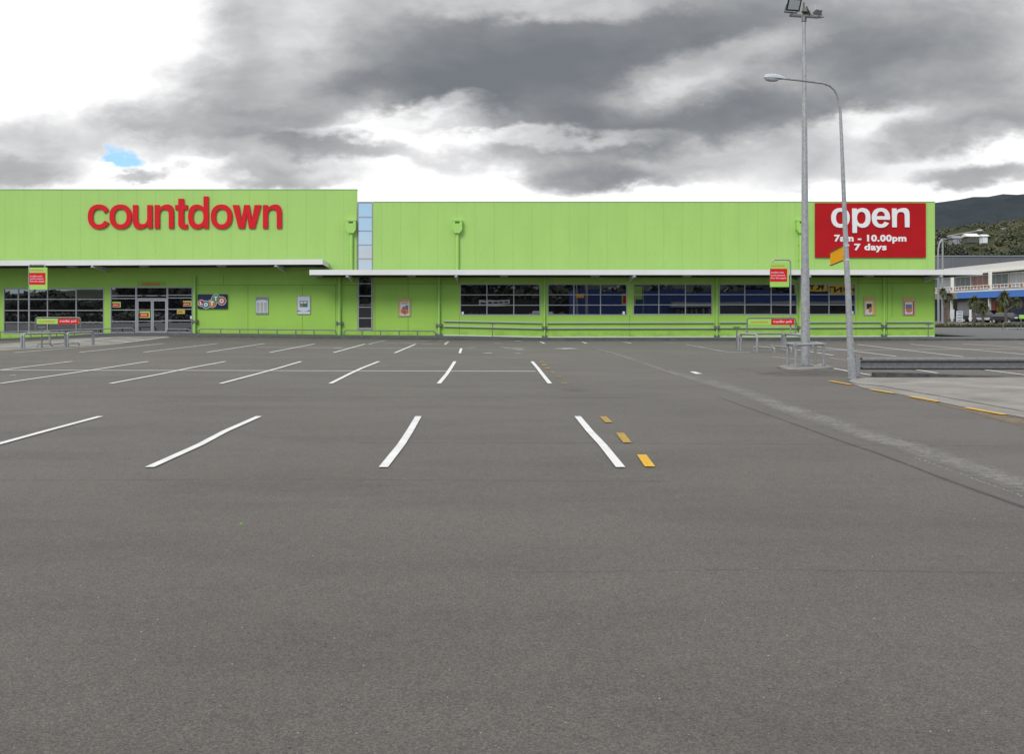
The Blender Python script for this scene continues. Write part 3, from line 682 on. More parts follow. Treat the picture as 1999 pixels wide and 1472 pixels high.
# entrance
def entrance():
    y = YL; e = .004; x0, x1, zt, zb = WX(ent[0]), WX(ent[1]), WZ(ent[2]), WZ(650)
    b = MB(); b.box(x0 + e, x0 + .07, y - .012, y + .1, zb, zt - e); b.box(x1 - .07, x1 - e, y - .012, y + .1, zb, zt - e); b.box(x0 + .07, x1 - .07, y - .012, y + .1, zt - .08, zt - e); b.box(x0 + .07, WX(264) - .06, y - .012, y + .1, zb, zb + .06); b.box(WX(326) + .06, x1 - .07, y - .012, y + .1, zb, zb + .06)
    f = b.build('entrance', 'alu', bld); f['label'] = 'glazed shop entrance with sliding doors under the word welcome'
    b = MB(); m0, m1 = WX(265), WX(326)
    for m_ in (m0, m1): b.box(m_ - .05, m_ + .05, y - .005, y + .1, zb, zt - .08)
    for a, c, zs in ((x0 + .07, m0 - .05, (577.3, 582.7, 605, 627.5)), (m0 + .05, m1 - .05, (577, 582.5)), (m1 + .05, x1 - .07, (576, 581.5, 603.6, 625.8))):
        for q in zs: b.box(a, c, y + .008, y + .09, WZ(q) - .028, WZ(q) + .028)
    b.build('glazing_bar', 'alu', f)
    b = MB()
    for a, c in ((x0 + .07, m0 - .05), (m1 + .05, x1 - .07), (m0 + .05, m1 - .05)):
        t = random.uniform(-.001, .001); lo = zb + .06 if c != m1 - .05 else WZ(583)
        b.quad((a, y + .06 + t, lo), (c, y + .06 - t, lo), (c, y + .06 - t, zt - .08), (a, y + .06 + t, zt - .08))
    b.build('pane', 'glass', f)
    b = MB(); b.box(m0 + .05, m1 - .05, y + .02, y + .12, WZ(586), WZ(583.2)); b.build('door_header', 'alu', f)
    for p0, p1 in ((266.8, 296.3), (296.7, 324.3)):
        a, c, d, e2 = WX(p0), WX(p1), zb + .01, WZ(586.1)
        b = MB(); b.box(a, a + .085, y + .02, y + .07, d, e2); b.box(c - .085, c, y + .02, y + .07, d, e2); b.box(a + .085, c - .085, y + .02, y + .07, d, d + .1); b.box(a + .085, c - .085, y + .02, y + .07, e2 - .06, e2)
        for q in (604.5, 626.5): b.box(a + .085, c - .085, y + .025, y + .065, WZ(q) - .02, WZ(q) + .02)
        b.build('sliding_door', 'alu', f)
        b = MB(); b.quad((a + .085, y + .045, d + .1), (c - .085, y + .05, d + .1), (c - .085, y + .05, e2 - .06), (a + .085, y + .045, e2 - .06)); b.build('door_glass', 'glass', f)
    for p in (280.5, 311):
        b = MB(); b.prism([(WX(p) - .10, WZ(576.6)), (WX(p) - .06, WZ(575)), (WX(p) + .06, WZ(575.6)), (WX(p) + .12, WZ(578.6)), (WX(p) - .02, WZ(578.8))], y - .14, y + .005); b.build('door_sensor', 'black', f)
entrance()
# canopies
def canopy(x0f, x1f, x0b, x1b, zf, zb_, lean=0.0, beams=(), lights=(), lab=''):
    yf, yb, th = 59.6, YW - .003, .31
    za, zc = zf + lean, zb_ + lean
    b = MB()
    b.hexa([(x0f, yf, za), (x1f, yf, zf), (x1f, yf + .05, zf), (x0f, yf + .05, za), (x0f, yf, za + th), (x1f, yf, zf + th), (x1f, yf + .05, zf + th), (x0f, yf + .05, za + th)])
    for (a, c, ze0, ze1) in ((x0f, x0b, za, zc), (x1f, x1b, zf, zb_)):
        s_ = .04 if a == x0f else -.04
        b.hexa([(a, yf + .051, ze0), (a + s_, yf + .051, ze0), (c + s_, yb, ze1), (c, yb, ze1), (a, yf + .051, ze0 + th), (a + s_, yf + .051, ze0 + th), (c + s_, yb, ze1 + th), (c, yb, ze1 + th)])
    c_ = b.build('canopy', 'white', bld); c_['label'] = lab
    b = MB(); k = .05
    b.quad((x0f + k, yf + .06, za + th - .02), (x1f - k, yf + .06, zf + th - .02), (x1b - k, yb, zb_ + th - .02), (x0b + k, yb, zc + th - .02)); b.build('canopy_roof', mat('zinc_roofing', (.3, .31, .32), .5, .4), c_)
    b = MB(); b.quad((x0f + k, yf + .06, za + .05), (x0b + k, yb, zc + .05), (x1b - k, yb, zb_ + .05), (x1f - k, yf + .06, zf + .05)); b.build('soffit', 'soffit', c_)
    for x in beams:
        t = (x - x0f) / (x1f - x0f); a = za + (zf - za) * t; c = zc + (zb_ - zc) * t
        b = MB(); b.hexa([(x - .06, yf + .052, a - .10), (x + .06, yf + .052, a - .10), (x + .06, yb, c - .24), (x - .06, yb, c - .24), (x - .06, yf + .052, a + .045), (x + .06, yf + .052, a + .045), (x + .06, yb, c + .045), (x - .06, yb, c + .045)])
        b.box(x - .12, x + .12, yf + .10, yf + .3, a - .13, a - .101); b.build('beam', 'beam', c_)
    for x in lights:
        t = (x - x0f) / (x1f - x0f); a = za + (zf - za) * t
        b = MB(); b.hexa([(x - .24, 60.0, a - .10), (x + .24, 60.0, a - .10), (x + .24, 60.35, a - .11), (x - .24, 60.35, a - .11), (x - .27, 59.97, a + .045), (x + .27, 59.97, a + .045), (x + .27, 60.4, a + .04), (x - .27, 60.4, a + .04)])
        b.build('canopy_light', mat('dull_lamp_housing', (.30, .30, .28), .5), c_)
    return c_
canopy(WX(-700, 59.6), -10.13, WX(-680), -10.15, 4.46, 4.353, -.16, [-35.1, -24.05, -12.97], [WX(p, 60.1) for p in (140, 281, 432)], 'white canopy edge over the shop entrance')
canopy(-10.93, 29.65, -10.9, 28.4, 3.826, 3.70, .0, [-8.66, -2.09, 8.67, 19.25, 27.2], [WX(p, 60.1) for p in (621, 803, 984, 1162, 1341, 1519, 1697)], 'long white canopy edge over the row of windows')
# downpipes
def downpipe(pu, pl_, wu=.10, wl=.09, head=True, clamps=(), low=True, elbow=False, up=True):
    p = None
    if up:
        xu = WX(pu); b = MB(); b.tube([(xu, YW - .13, WZ(455)), (xu, YW - .13, 4.08)], wu, 12); p = b.build('downpipe', 'green_pipe', bld, smooth=True)
        for z_ in (WZ(477), WZ(507)):
            b = MB(); b.box(xu - wu - .03, xu + wu + .03, YW - .10, YW - .001, z_ - .03, z_ + .03); b.build('pipe_bracket', 'green_pipe', p)
        b = MB(); hw = .305; t, m_, bo = WZ(431.5), WZ(448.5), WZ(455.5)
        b.prism([(xu - hw, t), (xu + hw, t), (xu + hw, m_), (xu + .15, bo), (xu - .15, bo), (xu - hw, m_)], YW - .36, YW - .002)
        b.box(xu - hw - .02, xu + hw + .02, YW - .38, YW - .002, t + .001, t + .04); b.build('rainwater_head', 'green_pipe', p)
        b = MB(); b.box(xu - .14, xu + .14, YW - .362, YW - .3601, WZ(436.6), WZ(433)); b.build('overflow_slot', mat('slot_dark_green', (.05, .10, .02), .8), p)
    if low:
        xl = WX(pl_); g = zwall(xl) - .03
        pts = [(xl, YL - .13, g), (xl, YL - .13, 3.78)]
        if elbow: pts = [(xl, YL - .13, g), (xl, YL - .13, 3.3)] + [(xl - .25 + .25 * math.cos(R(a)), YL - .13, 3.3 + .25 * math.sin(R(a))) for a in (30, 60, 90)] + [(xl - .55, YL - .13, 3.6), (xl - .62, YL - .13, 3.75)]
        b = MB(); b.tube(pts, wl, 12); q = b.build('downpipe', 'green_pipe', bld, smooth=True)
        for c in clamps:
            z_ = WZ(c); b = MB(); b.box(xl - wl - .045, xl + wl + .045, YL - .27, YL - .002, z_ - .065, z_ + .065)
            for sx in (-1, 1): b.box(xl + sx * (wl + .075) - .03, xl + sx * (wl + .075) + .03, YL - .20, YL - .002, z_ - .12, z_ + .12)
            b.build('pipe_guard', 'galv_dark', q)
downpipe(686.5, 663, .105, .10, clamps=(631,)); downpipe(893, 857, .105, .085, clamps=(635, 654)); downpipe(1562, 1562, .10, .10, elbow=True, clamps=(639,))
downpipe(0, 380.5, up=False, wl=.085, clamps=(627.6,)); downpipe(0, 1063, up=False, wl=.055, clamps=(639.5, 658)); downpipe(0, 1399, up=False, wl=.055, clamps=(639, 657.5)); downpipe(0, 1725, up=False, wl=.055, clamps=(636.8, 656.2))
# guard rails fixed along the wall
for pa, pb, qa, qb in [(866, 1057.5, 626.6, 630.3), (866, 1057.5, 637, 641.4), (1068, 1394, 630.4, 629.8), (1068, 1394, 641, 640.7), (1404, 1556, 629.5, 629.2), (1404, 1556, 640, 639.7), (1567, 1720, 629.2, 628.6), (1567, 1720, 639.4, 638.6), (1730, 1822, 628.6, 628.4), (1730, 1822, 638.5, 638.3)]:
    b = MB(); y = YL - .11; b.tube([(WX(pa, y), y, WZ(qa, y)), (WX(pb, y), y, WZ(qb, y))], .043, 8)
    n_ = max(2, int((pb - pa) / 80))
    for i in range(n_):
        t = (i + .5) / n_; x = WX(pa + (pb - pa) * t, y); z_ = WZ(qa + (qb - qa) * t, y); b.box(x - .03, x + .03, y + .02, YL - .001, z_ - .03, z_ + .03)
    b.build('guard_rail', mat('pale_rail_steel', (.46, .46, .44), .5, .2), bld, smooth=True)

# ================================================================== WALL SIGNS
sg = thing('shop_sign', (WX(362), YW, WZ(445)), 'large raised red countdown lettering on the high green wall', 'sign')
for ch, a, c in [('c', 172.7, 212.4), ('o', 214.8, 258), ('u', 260.5, 298), ('n', 303, 340), ('t', 343, 366.7), ('d', 368.2, 407.7), ('o', 412.4, 454), ('w', 454.8, 510), ('n', 514, 550.5)]:
    letter(ch, WX(a), WX(c), WZ(445.6), 45.4 * S, YW - .03, .085, 'red', sg, 'letter')
op = thing('opening_hours_sign', (WX(1698), YW, WZ(502)), 'big red board reading open with opening hours at the right end of the green wall', 'sign')
b = MB(); b.box(WX(1590.5), WX(1806), YW - .12, YW - .004, WZ(502.5), WZ(396.3)); b.build('board', 'redpanel', op)
u = 36.5 * S
for ch, a, c in [('o', 1621, 1656.5), ('p', 1662, 1697), ('e', 1700, 1735), ('n', 1739.5, 1773)]: letter(ch, WX(a), WX(c), WZ(443.8), u, YW - .12, .07, 'letterwhite', op, 'letter', .24)
text('7am - 10.00pm', (WX(1627), WX(1767.5), WZ(475.5), WZ(458.2)), YW - .12, 'letterwhite', op, 'hours_line', .03, .04)
text('7 days', (WX(1666), WX(1729), WZ(492.5), WZ(475.8)), YW - .12, 'letterwhite', op, 'days_line', .03, .04)
we = thing('welcome_sign', (WX(294), YL, WZ(557)), 'narrow strip reading welcome above the entrance doors', 'sign')
b = MB(); b.box(WX(268), WX(322), YL - .05, YL - .003, WZ(558), WZ(549.2)); b.build('strip', mat('dull_green_strip', (.29, .42, .05), .5), we)
text('welcome', (WX(276.5), WX(312), WZ(556.8), WZ(550.8)), YL - .05, 'signorange', we, 'lettering', .02, .03)

def disc(b, x, z, r, y0, y1, n=20): b.prism([(x + r * math.cos(2 * math.pi * i / n), z + r * math.sin(2 * math.pi * i / n)) for i in range(n)], y0, y1)
lo = thing('lotto_sign', (WX(415), YL, WZ(603)), 'dark navy lotto sign with coloured number balls beside the entrance', 'sign')
lx = lambda p: WX(380 + p / 24.54); lz = lambda q: WZ(560 + q / 24.54)
b = MB(); b.box(lx(165), lx(1570), YL - .14, YL - .004, lz(1040), lz(350)); b.build('board', 'navy', lo, bevel=.02)
balls = [(345, 780, 130, 'L', (.55, .03, .02), -8), (570, 850, 150, 'O', (.02, .18, .22), 0), (860, 790, 165, 'T', (.62, .20, .02), -10), (1040, 560, 170, 'T', (.06, .28, .12), -10), (1320, 670, 170, 'O', (.58, .08, .02), 0)]
for i, (cx_, cz_, r_, ch, colr, rot) in enumerate(balls):
    k = 1 / 24.54 * S; mm = mat('ball_colour_%d' % i, colr, .35); y = YL - .14 - i * .002
    b = MB(); disc(b, lx(cx_), lz(cz_), (r_ + 45) * k, y - .006, y - .001); b.build('ball_ring', 'signwhite', lo)
    b = MB(); disc(b, lx(cx_), lz(cz_), (r_ + 18) * k, y - .020, y - .016); o = b.build('ball', 'navy', lo)
    b = MB(); disc(b, lx(cx_), lz(cz_), r_ * k, y - .034, y - .030); b.build('ball_face', mm, o)
    hw = r_ * .62; w2 = hw * (.85 if ch != 'O' else 1)
    text(ch, (lx(cx_ - w2), lx(cx_ + w2), lz(cz_ + hw), lz(cz_ - hw)), y - .044, 'signwhite', o, 'ball_letter', .004, .06)

def poster(p0, p1, q0, q1, frame_m, base_m, label, parts, y=None):
    y = YL if y is None else y
    t = thing('poster', (WX((p0 + p1) / 2), y, WZ(q1)), label, 'poster', 'posters framed on the green wall')
    b = MB(); x0, x1, z0, z1 = WX(p0), WX(p1), WZ(q1), WZ(q0); f = .035
    b.box(x0, x0 + f, y - .06, y - .003, z0, z1); b.box(x1 - f, x1, y - .06, y - .003, z0, z1); b.box(x0 + f, x1 - f, y - .06, y - .003, z1 - f, z1); b.box(x0 + f, x1 - f, y - .06, y - .003, z0, z0 + f)
    b.build('frame', frame_m, t)
    b = MB(); b.box(x0 + f, x1 - f, y - .04, y - .004, z0 + f, z1 - f); b.build('sheet', base_m, t)
    W_, H_ = x1 - x0 - 2 * f, z1 - z0 - 2 * f
    for i, (kind, u0, u1, v0, v1, m_) in enumerate(parts):
        a, c, d, e = x0 + f + W_ * u0, x0 + f + W_ * u1, z0 + f + H_ * v0, z0 + f + H_ * v1; yy = y - .0405 - .0022 * i
        b = MB()
        if kind == 'r': b.box(a, c, yy - .002, yy, d, e); b.build('print', m_, t)
        elif kind == 'd': b.prism([((a + c) / 2 + (c - a) / 2 * math.cos(k * math.pi / 9), (d + e) / 2 + (e - d) / 2 * math.sin(k * math.pi / 9)) for k in range(18)], yy - .002, yy); b.build('print', m_, t)
        else: text(kind, (a, c, d, e), yy, m_, t, 'lettering', .002, .02)
    return t
M['fruit'] = mat('orange_fruit_print', (.62, .16, .03), .5); M['fruit2'] = mat('red_fruit_print', (.45, .08, .05), .5); M['bluegrey'] = mat('blue_grey_print', (.12, .17, .24), .5)
M['border_y'] = mat('yellow_poster_border', (.66, .42, .06), .5); M['border_r'] = mat('red_poster_border', (.50, .09, .05), .5); M['cols'] = mat('beige_column_print', (.42, .41, .36), .5)
poster(499, 523.6, 579, 613.5, 'alu', 'posterwhite', 'grey poster of small print columns between lotto sign and silver poster', [('r', 0, 1, .76, 1, 'postergrey'), ('d', -.0, 1.0, .68, .84, 'posterwhite'), ('r', .08, .28, .1, .68, 'cols'), ('r', .38, .6, .1, .68, 'cols'), ('r', .7, .92, .1, .68, 'cols'), ('r', 0, 1, 0, .05, 'postergreen')])
poster(579.5, 606, 577.3, 613.6, 'alu', 'posterwhite', 'silver poster with a small teal picture left of a green downpipe', [('r', 0, 1, .12, .22, 'postergrey'), ('d', 0, 1, .13, .5, 'posterwhite'), ('r', .18, .82, .38, .74, 'postergreen'), ('r', .24, .45, .58, .7, 'posterwhite'), ('r', .5, .75, .60, .7, 'posterwhite'), ('r', .22, .4, .4, .5, 'fruit')])
food = lambda hd: [(hd, .14, .86, .86, .94, 'fruit'), ('r', .14, .9, .04, .80, 'posterwhite'), ('r', .2, .8, .70, .75, 'bluegrey'), ('r', .56, .84, .34, .62, 'bluegrey'), ('d', .16, .5, .12, .44, 'fruit'), ('d', .38, .68, .08, .34, 'fruit2'), ('d', .6, .86, .12, .36, 'fruit'), ('d', .3, .56, .34, .56, 'fruit2')]
poster(777.5, 801.8, 582, 617.8, 'alu', 'border_y', 'yellow bordered food poster between the tall window and a downpipe', food('special'))
poster(1686.5, 1709, 580.5, 615.5, 'alu', 'border_y', 'yellow topped food poster just right of the last shop window', [('special', .12, .85, .86, .95, 'fruit'), ('r', .12, .76, .03, .78, 'posterwhite'), ('r', .2, .7, .3, .66, 'black'), ('d', .4, .72, .12, .46, 'fruit'), ('d', .22, .42, .14, .36, 'posterwhite')])
poster(1763, 1786, 580.5, 615.5, 'alu', 'border_r', 'red bordered food poster nearest the right corner of the green wall', [('r', 0, 1, .80, 1, 'border_y'), ('savings', .12, .8, .86, .95, 'fruit'), ('r', .12, .84, .04, .76, 'posterwhite'), ('r', .18, .78, .34, .62, 'bluegrey'), ('d', .2, .8, .12, .38, 'fruit')])
def sticker(p0, p1, q0, q1, label, yellow=False, word='', y=None):
    y = YL + .055 if y is None else y
    t = thing('window_sticker', (WX((p0 + p1) / 2), y, WZ(q1)), label, 'sticker', 'stickers on the entrance glass')
    x0, x1, z0, z1 = WX(p0), WX(p1), WZ(q1), WZ(q0)
    b = MB(); b.box(x0, x1, y - .012, y - .008, z0, z1); b.build('backing', 'border_y' if yellow else 'signgreen', t)
    if not yellow:
        b = MB(); b.box(x0 + .005, x1 - (x1 - x0) * .12, y - .017, y - .0125, z0 + (z1 - z0) * .12, z1 - (z1 - z0) * .26); b.build('red_panel', 'red', t)
    if word: text(word, (x0 + (x1 - x0) * .12, x1 - (x1 - x0) * .28, z0 + (z1 - z0) * .28, z0 + (z1 - z0) * .56), y - .0175, 'signwhite' if not yellow else 'black', t, 'lettering', .002, .03)
sticker(218, 234.5, 589, 600, 'small red and green sticker on the glass left of the doors', word='please')
sticker(272, 292, 607.3, 620.5, 'red entry sticker on the left sliding door', word='entry', y=YL + .03)
sticker(356.5, 373, 587, 598, 'small red and green sticker on the glass right of the doors', word='please')
sticker(344.5, 360, 602.5, 612.6, 'dull yellow notice on the glass right of the doors', True, 'notice')
o = MB().box(WX(370.3), WX(374.8), YL + .045, YL + .05, WZ(622.5), WZ(617)).build('window_notice', 'signwhite'); tag(o, 'tiny white notice low on the glass at the right edge of the entrance', 'sticker', 'stickers on the entrance glass')
for p, q, lab in [(903, 611.5, 'tiny white sticker in the lower left corner of the first window pane'), (1218, 611, 'tiny white sticker in the lower right corner of the second shop window'), (1665, 610.5, 'tiny white sticker in the lower right corner of the last window')]:
    o = MB().box(WX(p - 2.2), WX(p + 2.2), YL + .045, YL + .05, WZ(q + 3.2), WZ(q - 3.2)).build('window_notice', 'signwhite'); tag(o, lab, 'sticker', 'small notices on the shop windows')

# ================================================================== KERB RAILS AND POSTS
def kerb_rail(pa, pb, Y, posts, h, label, base=None, r=.034):
    xa, xb = WX(pa, Y), WX(pb, Y); f = base or (lambda x: zpath(x, Y))
    t = thing('kerb_rail', ((xa + xb) / 2, Y, f((xa + xb) / 2)), label, 'barrier rail', 'low hooped rails along the footpath')
    A, B = Vector((xa, Y, f(xa))), Vector((xb, Y, f(xb)))
    b = MB(); b.tube(hoop(A, B, h, .16), r, 8); b.build('rail', 'galv_dark', t, smooth=True)
    for p in posts:
        x = WX(p, Y); s = (x - xa) / (xb - xa); zt = (A.z + h) * (1 - s) + (B.z + h) * s
        b = MB(); b.tube([(x, Y, f(x)), (x, Y, zt - .01)], r * .95, 8); b.tube([(x, Y, f(x)), (x, Y, f(x) + .015)], r * 2, 8); b.build('post', 'galv_dark', t, smooth=True)
YR = YK + .4
kerb_rail(388, 656, YR, (431, 468, 504, 541, 577.5, 613), .40, 'low hooped rail below the lotto sign and two posters')
kerb_rail(671.5, 850, YR, (707, 743, 779, 815), .40, 'low hooped rail below the tall narrow window')
kerb_rail(326, 373.5, YR + .3, (350,), .36, 'short low hooped rail right of the entrance doors')
kerb_rail(-60, 262, YR + .3, (0, 60, 110, 145, 191, 229), .42, 'long low rail along the path left of the entrance doors')
def tpost(p, q0, q1, label, z=0.0, path=False):
    if path: Y = 61.2; x = WX(p, Y); zb = zpath(x, Y)
    else: v = PT(p, q1); Y, x, zb = v.y, v.x, v.z
    zt = WZ(q0, Y)
    b = MB(); b.tube([(x, Y, zb), (x, Y, zt)], .028, 8); b.box(x - .16, x + .16, Y - .03, Y + .03, zt, zt + .05); b.box(x - .10, x + .10, Y - .025, Y + .025, zt - .02, zt - .001); b.tube([(x, Y, zb), (x, Y, zb + .03)], .07, 8)
    tag(b.build('tee_post', 'galv_dark'), label, 'post', 'thin posts with a tee top')
tpost(961.5, 633, 657, 'thin tee topped post against the wall below the first shop window', path=True)
tpost(1812, 634, 656, 'thin tee topped post against the wall near its right corner', path=True)
tpost(1438.3, 640, 681, 'thin tee topped post at the left of the right hand trolley park')
tpost(81.8, 639.5, 678.5, 'thin tee topped post in front of the left hand trolley park')

# ================================================================== TROLLEY PARKS
def small_sign(t, x0, x1, z0, z1, y, split, words=('countdown', 'trundler park')):
    b = MB(); b.box(x0, x1, y - .012, y + .012, z0, z1); o = b.build('sign_face', 'signgreen', t)
    xm = x0 + (x1 - x0) * split
    b = MB(); b.box(xm, x1 - .01, y - .017, y - .0125, z0 + .004, z1 - .004); b.build('red_panel', 'red', o)
    text(words[0], (x0 + (xm - x0) * .12, xm - (xm - x0) * .14, z0 + (z1 - z0) * .28, z0 + (z1 - z0) * .76), y - .0125, 'signorange', o, 'lettering', .003, .01)
    text(words[1], (xm + (x1 - xm) * .09, x1 - (x1 - xm) * .11, z0 + (z1 - z0) * .2, z0 + (z1 - z0) * .8), y - .0175, 'signwhite', o, 'lettering', .003, .0)
def tall_sign(t, x0, x1, z0, z1, y, red=(.02, .92)):
    b = MB(); b.box(x0, x1, y - .012, y + .012, z0, z1); o = b.build('sign_face', 'signgreen', t)
    w_, h_ = x1 - x0, z1 - z0; ra, rb, rc, rd = x0 + w_ * red[0], x0 + w_ * red[1], z0 + h_ * .22, z0 + h_ * .76
    b = MB(); b.box(ra, rb, y - .017, y - .0125, rc, rd); b.build('red_panel', 'red', o)
    text('countdown', (x0 + w_ * .06, x0 + w_ * .76, z0 + h_ * .84, z0 + h_ * .93), y - .0125, 'signorange', o, 'lettering', .003, .01)
    text('trundlers must\nnot be removed\nfrom this carpark', (ra + (rb - ra) * .05, rb - (rb - ra) * .06, rc + (rd - rc) * .16, rc + (rd - rc) * .80), y - .0175, 'signwhite', o, 'lettering', .003, -.004)
def foot(b, p, r=.045): b.tube([(p[0], p[1], p[2]), (p[0], p[1], p[2] + .012)], r * 1.9, 10)
t = thing('trolley_park', (11.8, 41, 0), 'steel pipe trolley park with trundler signs behind the tall light pole', 'trolley park', 'trolley parks')
def hoop_part(t, A, B, h, r=.045, bend=.12, nm='hoop', m='galv'):
    b = MB(); b.tube(hoop(A, B, h, bend), r, 10); foot(b, A, r); foot(b, B, r); return b.build(nm, m, t, smooth=True)
g = lambda p, q: tuple(PT(p, q))
hoop_part(t, g(1446.5, 684), g(1478, 687.3), .70); hoop_part(t, g(1441.5, 683.5), g(1530, 683.2), .70)
hoop_part(t, g(1533, 684.5), g(1569, 690), .70); hoop_part(t, g(1527, 682.5), g(1569, 683), .68)
for a, c in (((1472, 686.5), (1512, 688.5)), ((1503, 684), (1545, 688.5))): hoop_part(t, g(*a), g(*c), .19, .035, .05, 'low_hoop')
Y = 41.75; b = MB(); x0, x1 = WX(1458.5, Y), WX(1553, Y); zt = WZ(621, Y)
b.tube([(x0 - .22, Y, .70), (x0 - .06, Y, .70), (x0, Y, .76)] + hoop((x0, Y, .76), (x1, Y, .76), zt - .76, .1)[1:-1] + [(x1, Y, .76), (x1 - .06, Y, .70), (x1 - .24, Y, .70)], .030, 8); b.build('sign_hoop', 'galv_dark', t, smooth=True)
small_sign(t, x0 + .03, x1 - .05, WZ(634, Y), WZ(622.6, Y), Y, .5)
b = MB(); xp, xq = WX(1543.5, Y + .1), WX(1509, Y + .1); zt = WZ(507, Y + .1); Yp = Y + .12
b.tube([(xp, Yp, .68), (xp, Yp, zt - .12)] + [(xp - .12 + .12 * math.cos(R(a)), Yp, zt - .12 + .12 * math.sin(R(a))) for a in (30, 60, 90)] + [(xq + .08 + .08 * math.cos(R(a)), Yp, zt - .08 + .08 * math.sin(R(a))) for a in (90, 135, 180)] + [(xq, Yp, zt - .2)], .034, 8); b.build('sign_pole', 'galv', t, smooth=True)
tall_sign(t, WX(1503.8, Y), WX(1541, Y), WZ(560, Y), WZ(513, Y), Y + .06, (0, .9))
t = thing('trolley_park', (-20, 45, 0), 'steel pipe trolley park with trundler signs in front of the left windows', 'trolley park', 'trolley parks')
hoop_part(t, g(42, 681), g(127.5, 678), .66, .05); hoop_part(t, g(46.5, 681), g(97, 675), .66, .05)
hoop_part(t, g(132, 678), g(181, 674.3), .66, .05); hoop_part(t, g(129.5, 677), g(183, 674), .64, .04)
for a, c in (((72, 678.5), (100, 676)), ((103, 677.5), (126, 675.5)), ((134, 676.5), (154, 675.5))): hoop_part(t, g(*a), g(*c), .14, .03, .05, 'low_hoop')
Y = 45.0; b = MB(); x0, x1 = WX(69.5, Y), WX(157, Y); b.tube(hoop((x0, Y, .64), (x1, Y, .64), WZ(620, Y) - .64, .1), .032, 8); b.build('sign_hoop', 'galv_dark', t, smooth=True)
small_sign(t, x0 + .05, x1 - .06, WZ(632.3, Y), WZ(622, Y), Y, .5)
b = MB(); xp, xq = WX(55.5, Y), WX(86, Y); zt = WZ(516, Y); Yp = Y + .06
b.tube([(xp, Yp, .62), (xp, Yp, zt - .12)] + [(xp + .12 - .12 * math.cos(R(a)), Yp, zt - .12 + .12 * math.sin(R(a))) for a in (30, 60, 90)] + [(xq - .08 + .08 * math.cos(R(a)), Yp, zt - .08 + .08 * math.sin(R(a))) for a in (90, 45, 0)] + [(xq, Yp, zt - .18)], .036, 8); b.build('sign_pole', 'galv', t, smooth=True)
tall_sign(t, WX(57.5, Y), WX(92.5, Y), WZ(565, Y), WZ(522, Y), Y, (.0, .9))

# ================================================================== POLES
def pole_mat():
    m = bpy.data.materials.new('spangled_galvanised'); m.use_nodes = True; t = NT(m.node_tree); b = t.n['Principled BSDF']
    co = t.node('ShaderNodeTexCoord').outputs['Object']
    v = t.node('ShaderNodeTexVoronoi', {'Vector': co, 'Scale': 22.0}); f = t.node('ShaderNodeSeparateColor', {0: v.outputs['Color']}).outputs[0]
    c = t.mix(f, (.28, .28, .28), (.40, .395, .385)); c = t.mix(t.mapr(t.noise(t.vmul(co, (4, 4, .5)), 1.5, 6, .6), .45, .75, 0, .4), c, (.45, .45, .46))
    c = t.mix(t.mapr(t.noise(co, 9, 6, .7), .62, .72, 0, .5), c, (.17, .165, .16))
    t.l.new(c, b.inputs['Base Color']); b.inputs['Metallic'].default_value = .3; b.inputs['Roughness'].default_value = .5; return m
M['pole'] = pole_mat()
YP = 29.0; bx = WX(1572.5, YP)
t = thing('floodlight_pole', (bx, YP, 0), 'tall grey galvanised pole with twin floodlights standing in a pipe guard', 'light pole')
tx = WX(1569.5, YP); zt = WZ(38, YP); zj = WZ(527, YP); xj = bx + (tx - bx) * zj / zt
b = MB(); b.tube([(bx, YP, .06), (xj, YP, zj)], .137, 12, .122); b.build('lower_shaft', 'pole', t, smooth=True)
b = MB(); b.tube([(xj, YP, zj - .02), (tx, YP, zt)], .112, 12, .052); b.tube([(xj, YP, zj - .03), (xj, YP, zj + .03)], .126, 12); z3 = WZ(119, YP); b.build('upper_shaft', 'pole', t, smooth=True)
b = MB(); b.tube([(bx, YP, .05), (bx, YP, .08)], .22, 16); b.build('base_plate', 'galv_dark', t)
# crossarm seen running down to the right, with two flood lamps
A = Vector((WX(1553, YP), YP + .5, WZ(19, YP))); B = Vector((WX(1587, YP), YP - .5, WZ(42, YP)))
b = MB(); b.tube([A, B], .05, 8); b.tube([(tx, YP, zt - .05), (tx, YP, zt + .12)], .075, 10); cr = b.build('crossarm', 'galv_dark', t)
def flood(c, yaw, tilt, name='floodlight', k=1.0):
    Mx = Matrix.Translation(c) @ Matrix.Rotation(R(yaw), 4, 'Z') @ Matrix.Rotation(R(tilt), 4, 'X')
    f = lambda L_: [Mx @ (Vector(p) * k) for p in L_]
    b = MB(); b.hexa(f([(-.30, -.16, -.24), (.30, -.16, -.24), (.20, .16, -.15), (-.20, .16, -.15), (-.30, -.16, .24), (.30, -.16, .24), (.20, .16, .15), (-.20, .16, .15)]))
    o = b.build(name, mat('cast_lamp_housing', (.34, .345, .35), .5, .2), t, bevel=.015)
    b = MB(); b.hexa(f([(-.34, -.20, -.28), (.34, -.20, -.28), (.34, -.165, -.28), (-.34, -.165, -.28), (-.34, -.20, .28), (.34, -.20, .28), (.34, -.165, .28), (-.34, -.165, .28)])); b.build('lamp_bezel', 'black', o)
    b = MB(); b.add(f([(-.27, -.203, -.21), (.27, -.203, -.21), (.27, -.203, .21), (-.27, -.203, .21)]), [(0, 1, 2, 3)]); b.build('lamp_glass', mat('frosted_lamp_glass', (.42, .44, .42), .2), o)
    b = MB()
    for s_ in (-1, 1): b.tube(f([(s_ * .31, -.1, 0), (s_ * .31, -.02, -.36)]), .02, 6)
    b.tube(f([(-.31, -.02, -.36), (.31, -.02, -.36)]), .025, 6); b.build('lamp_bracket', 'galv', o)
    return o
flood(Vector((WX(1553, YP), YP + .35, WZ(0, YP))), 14, 24, k=.66)
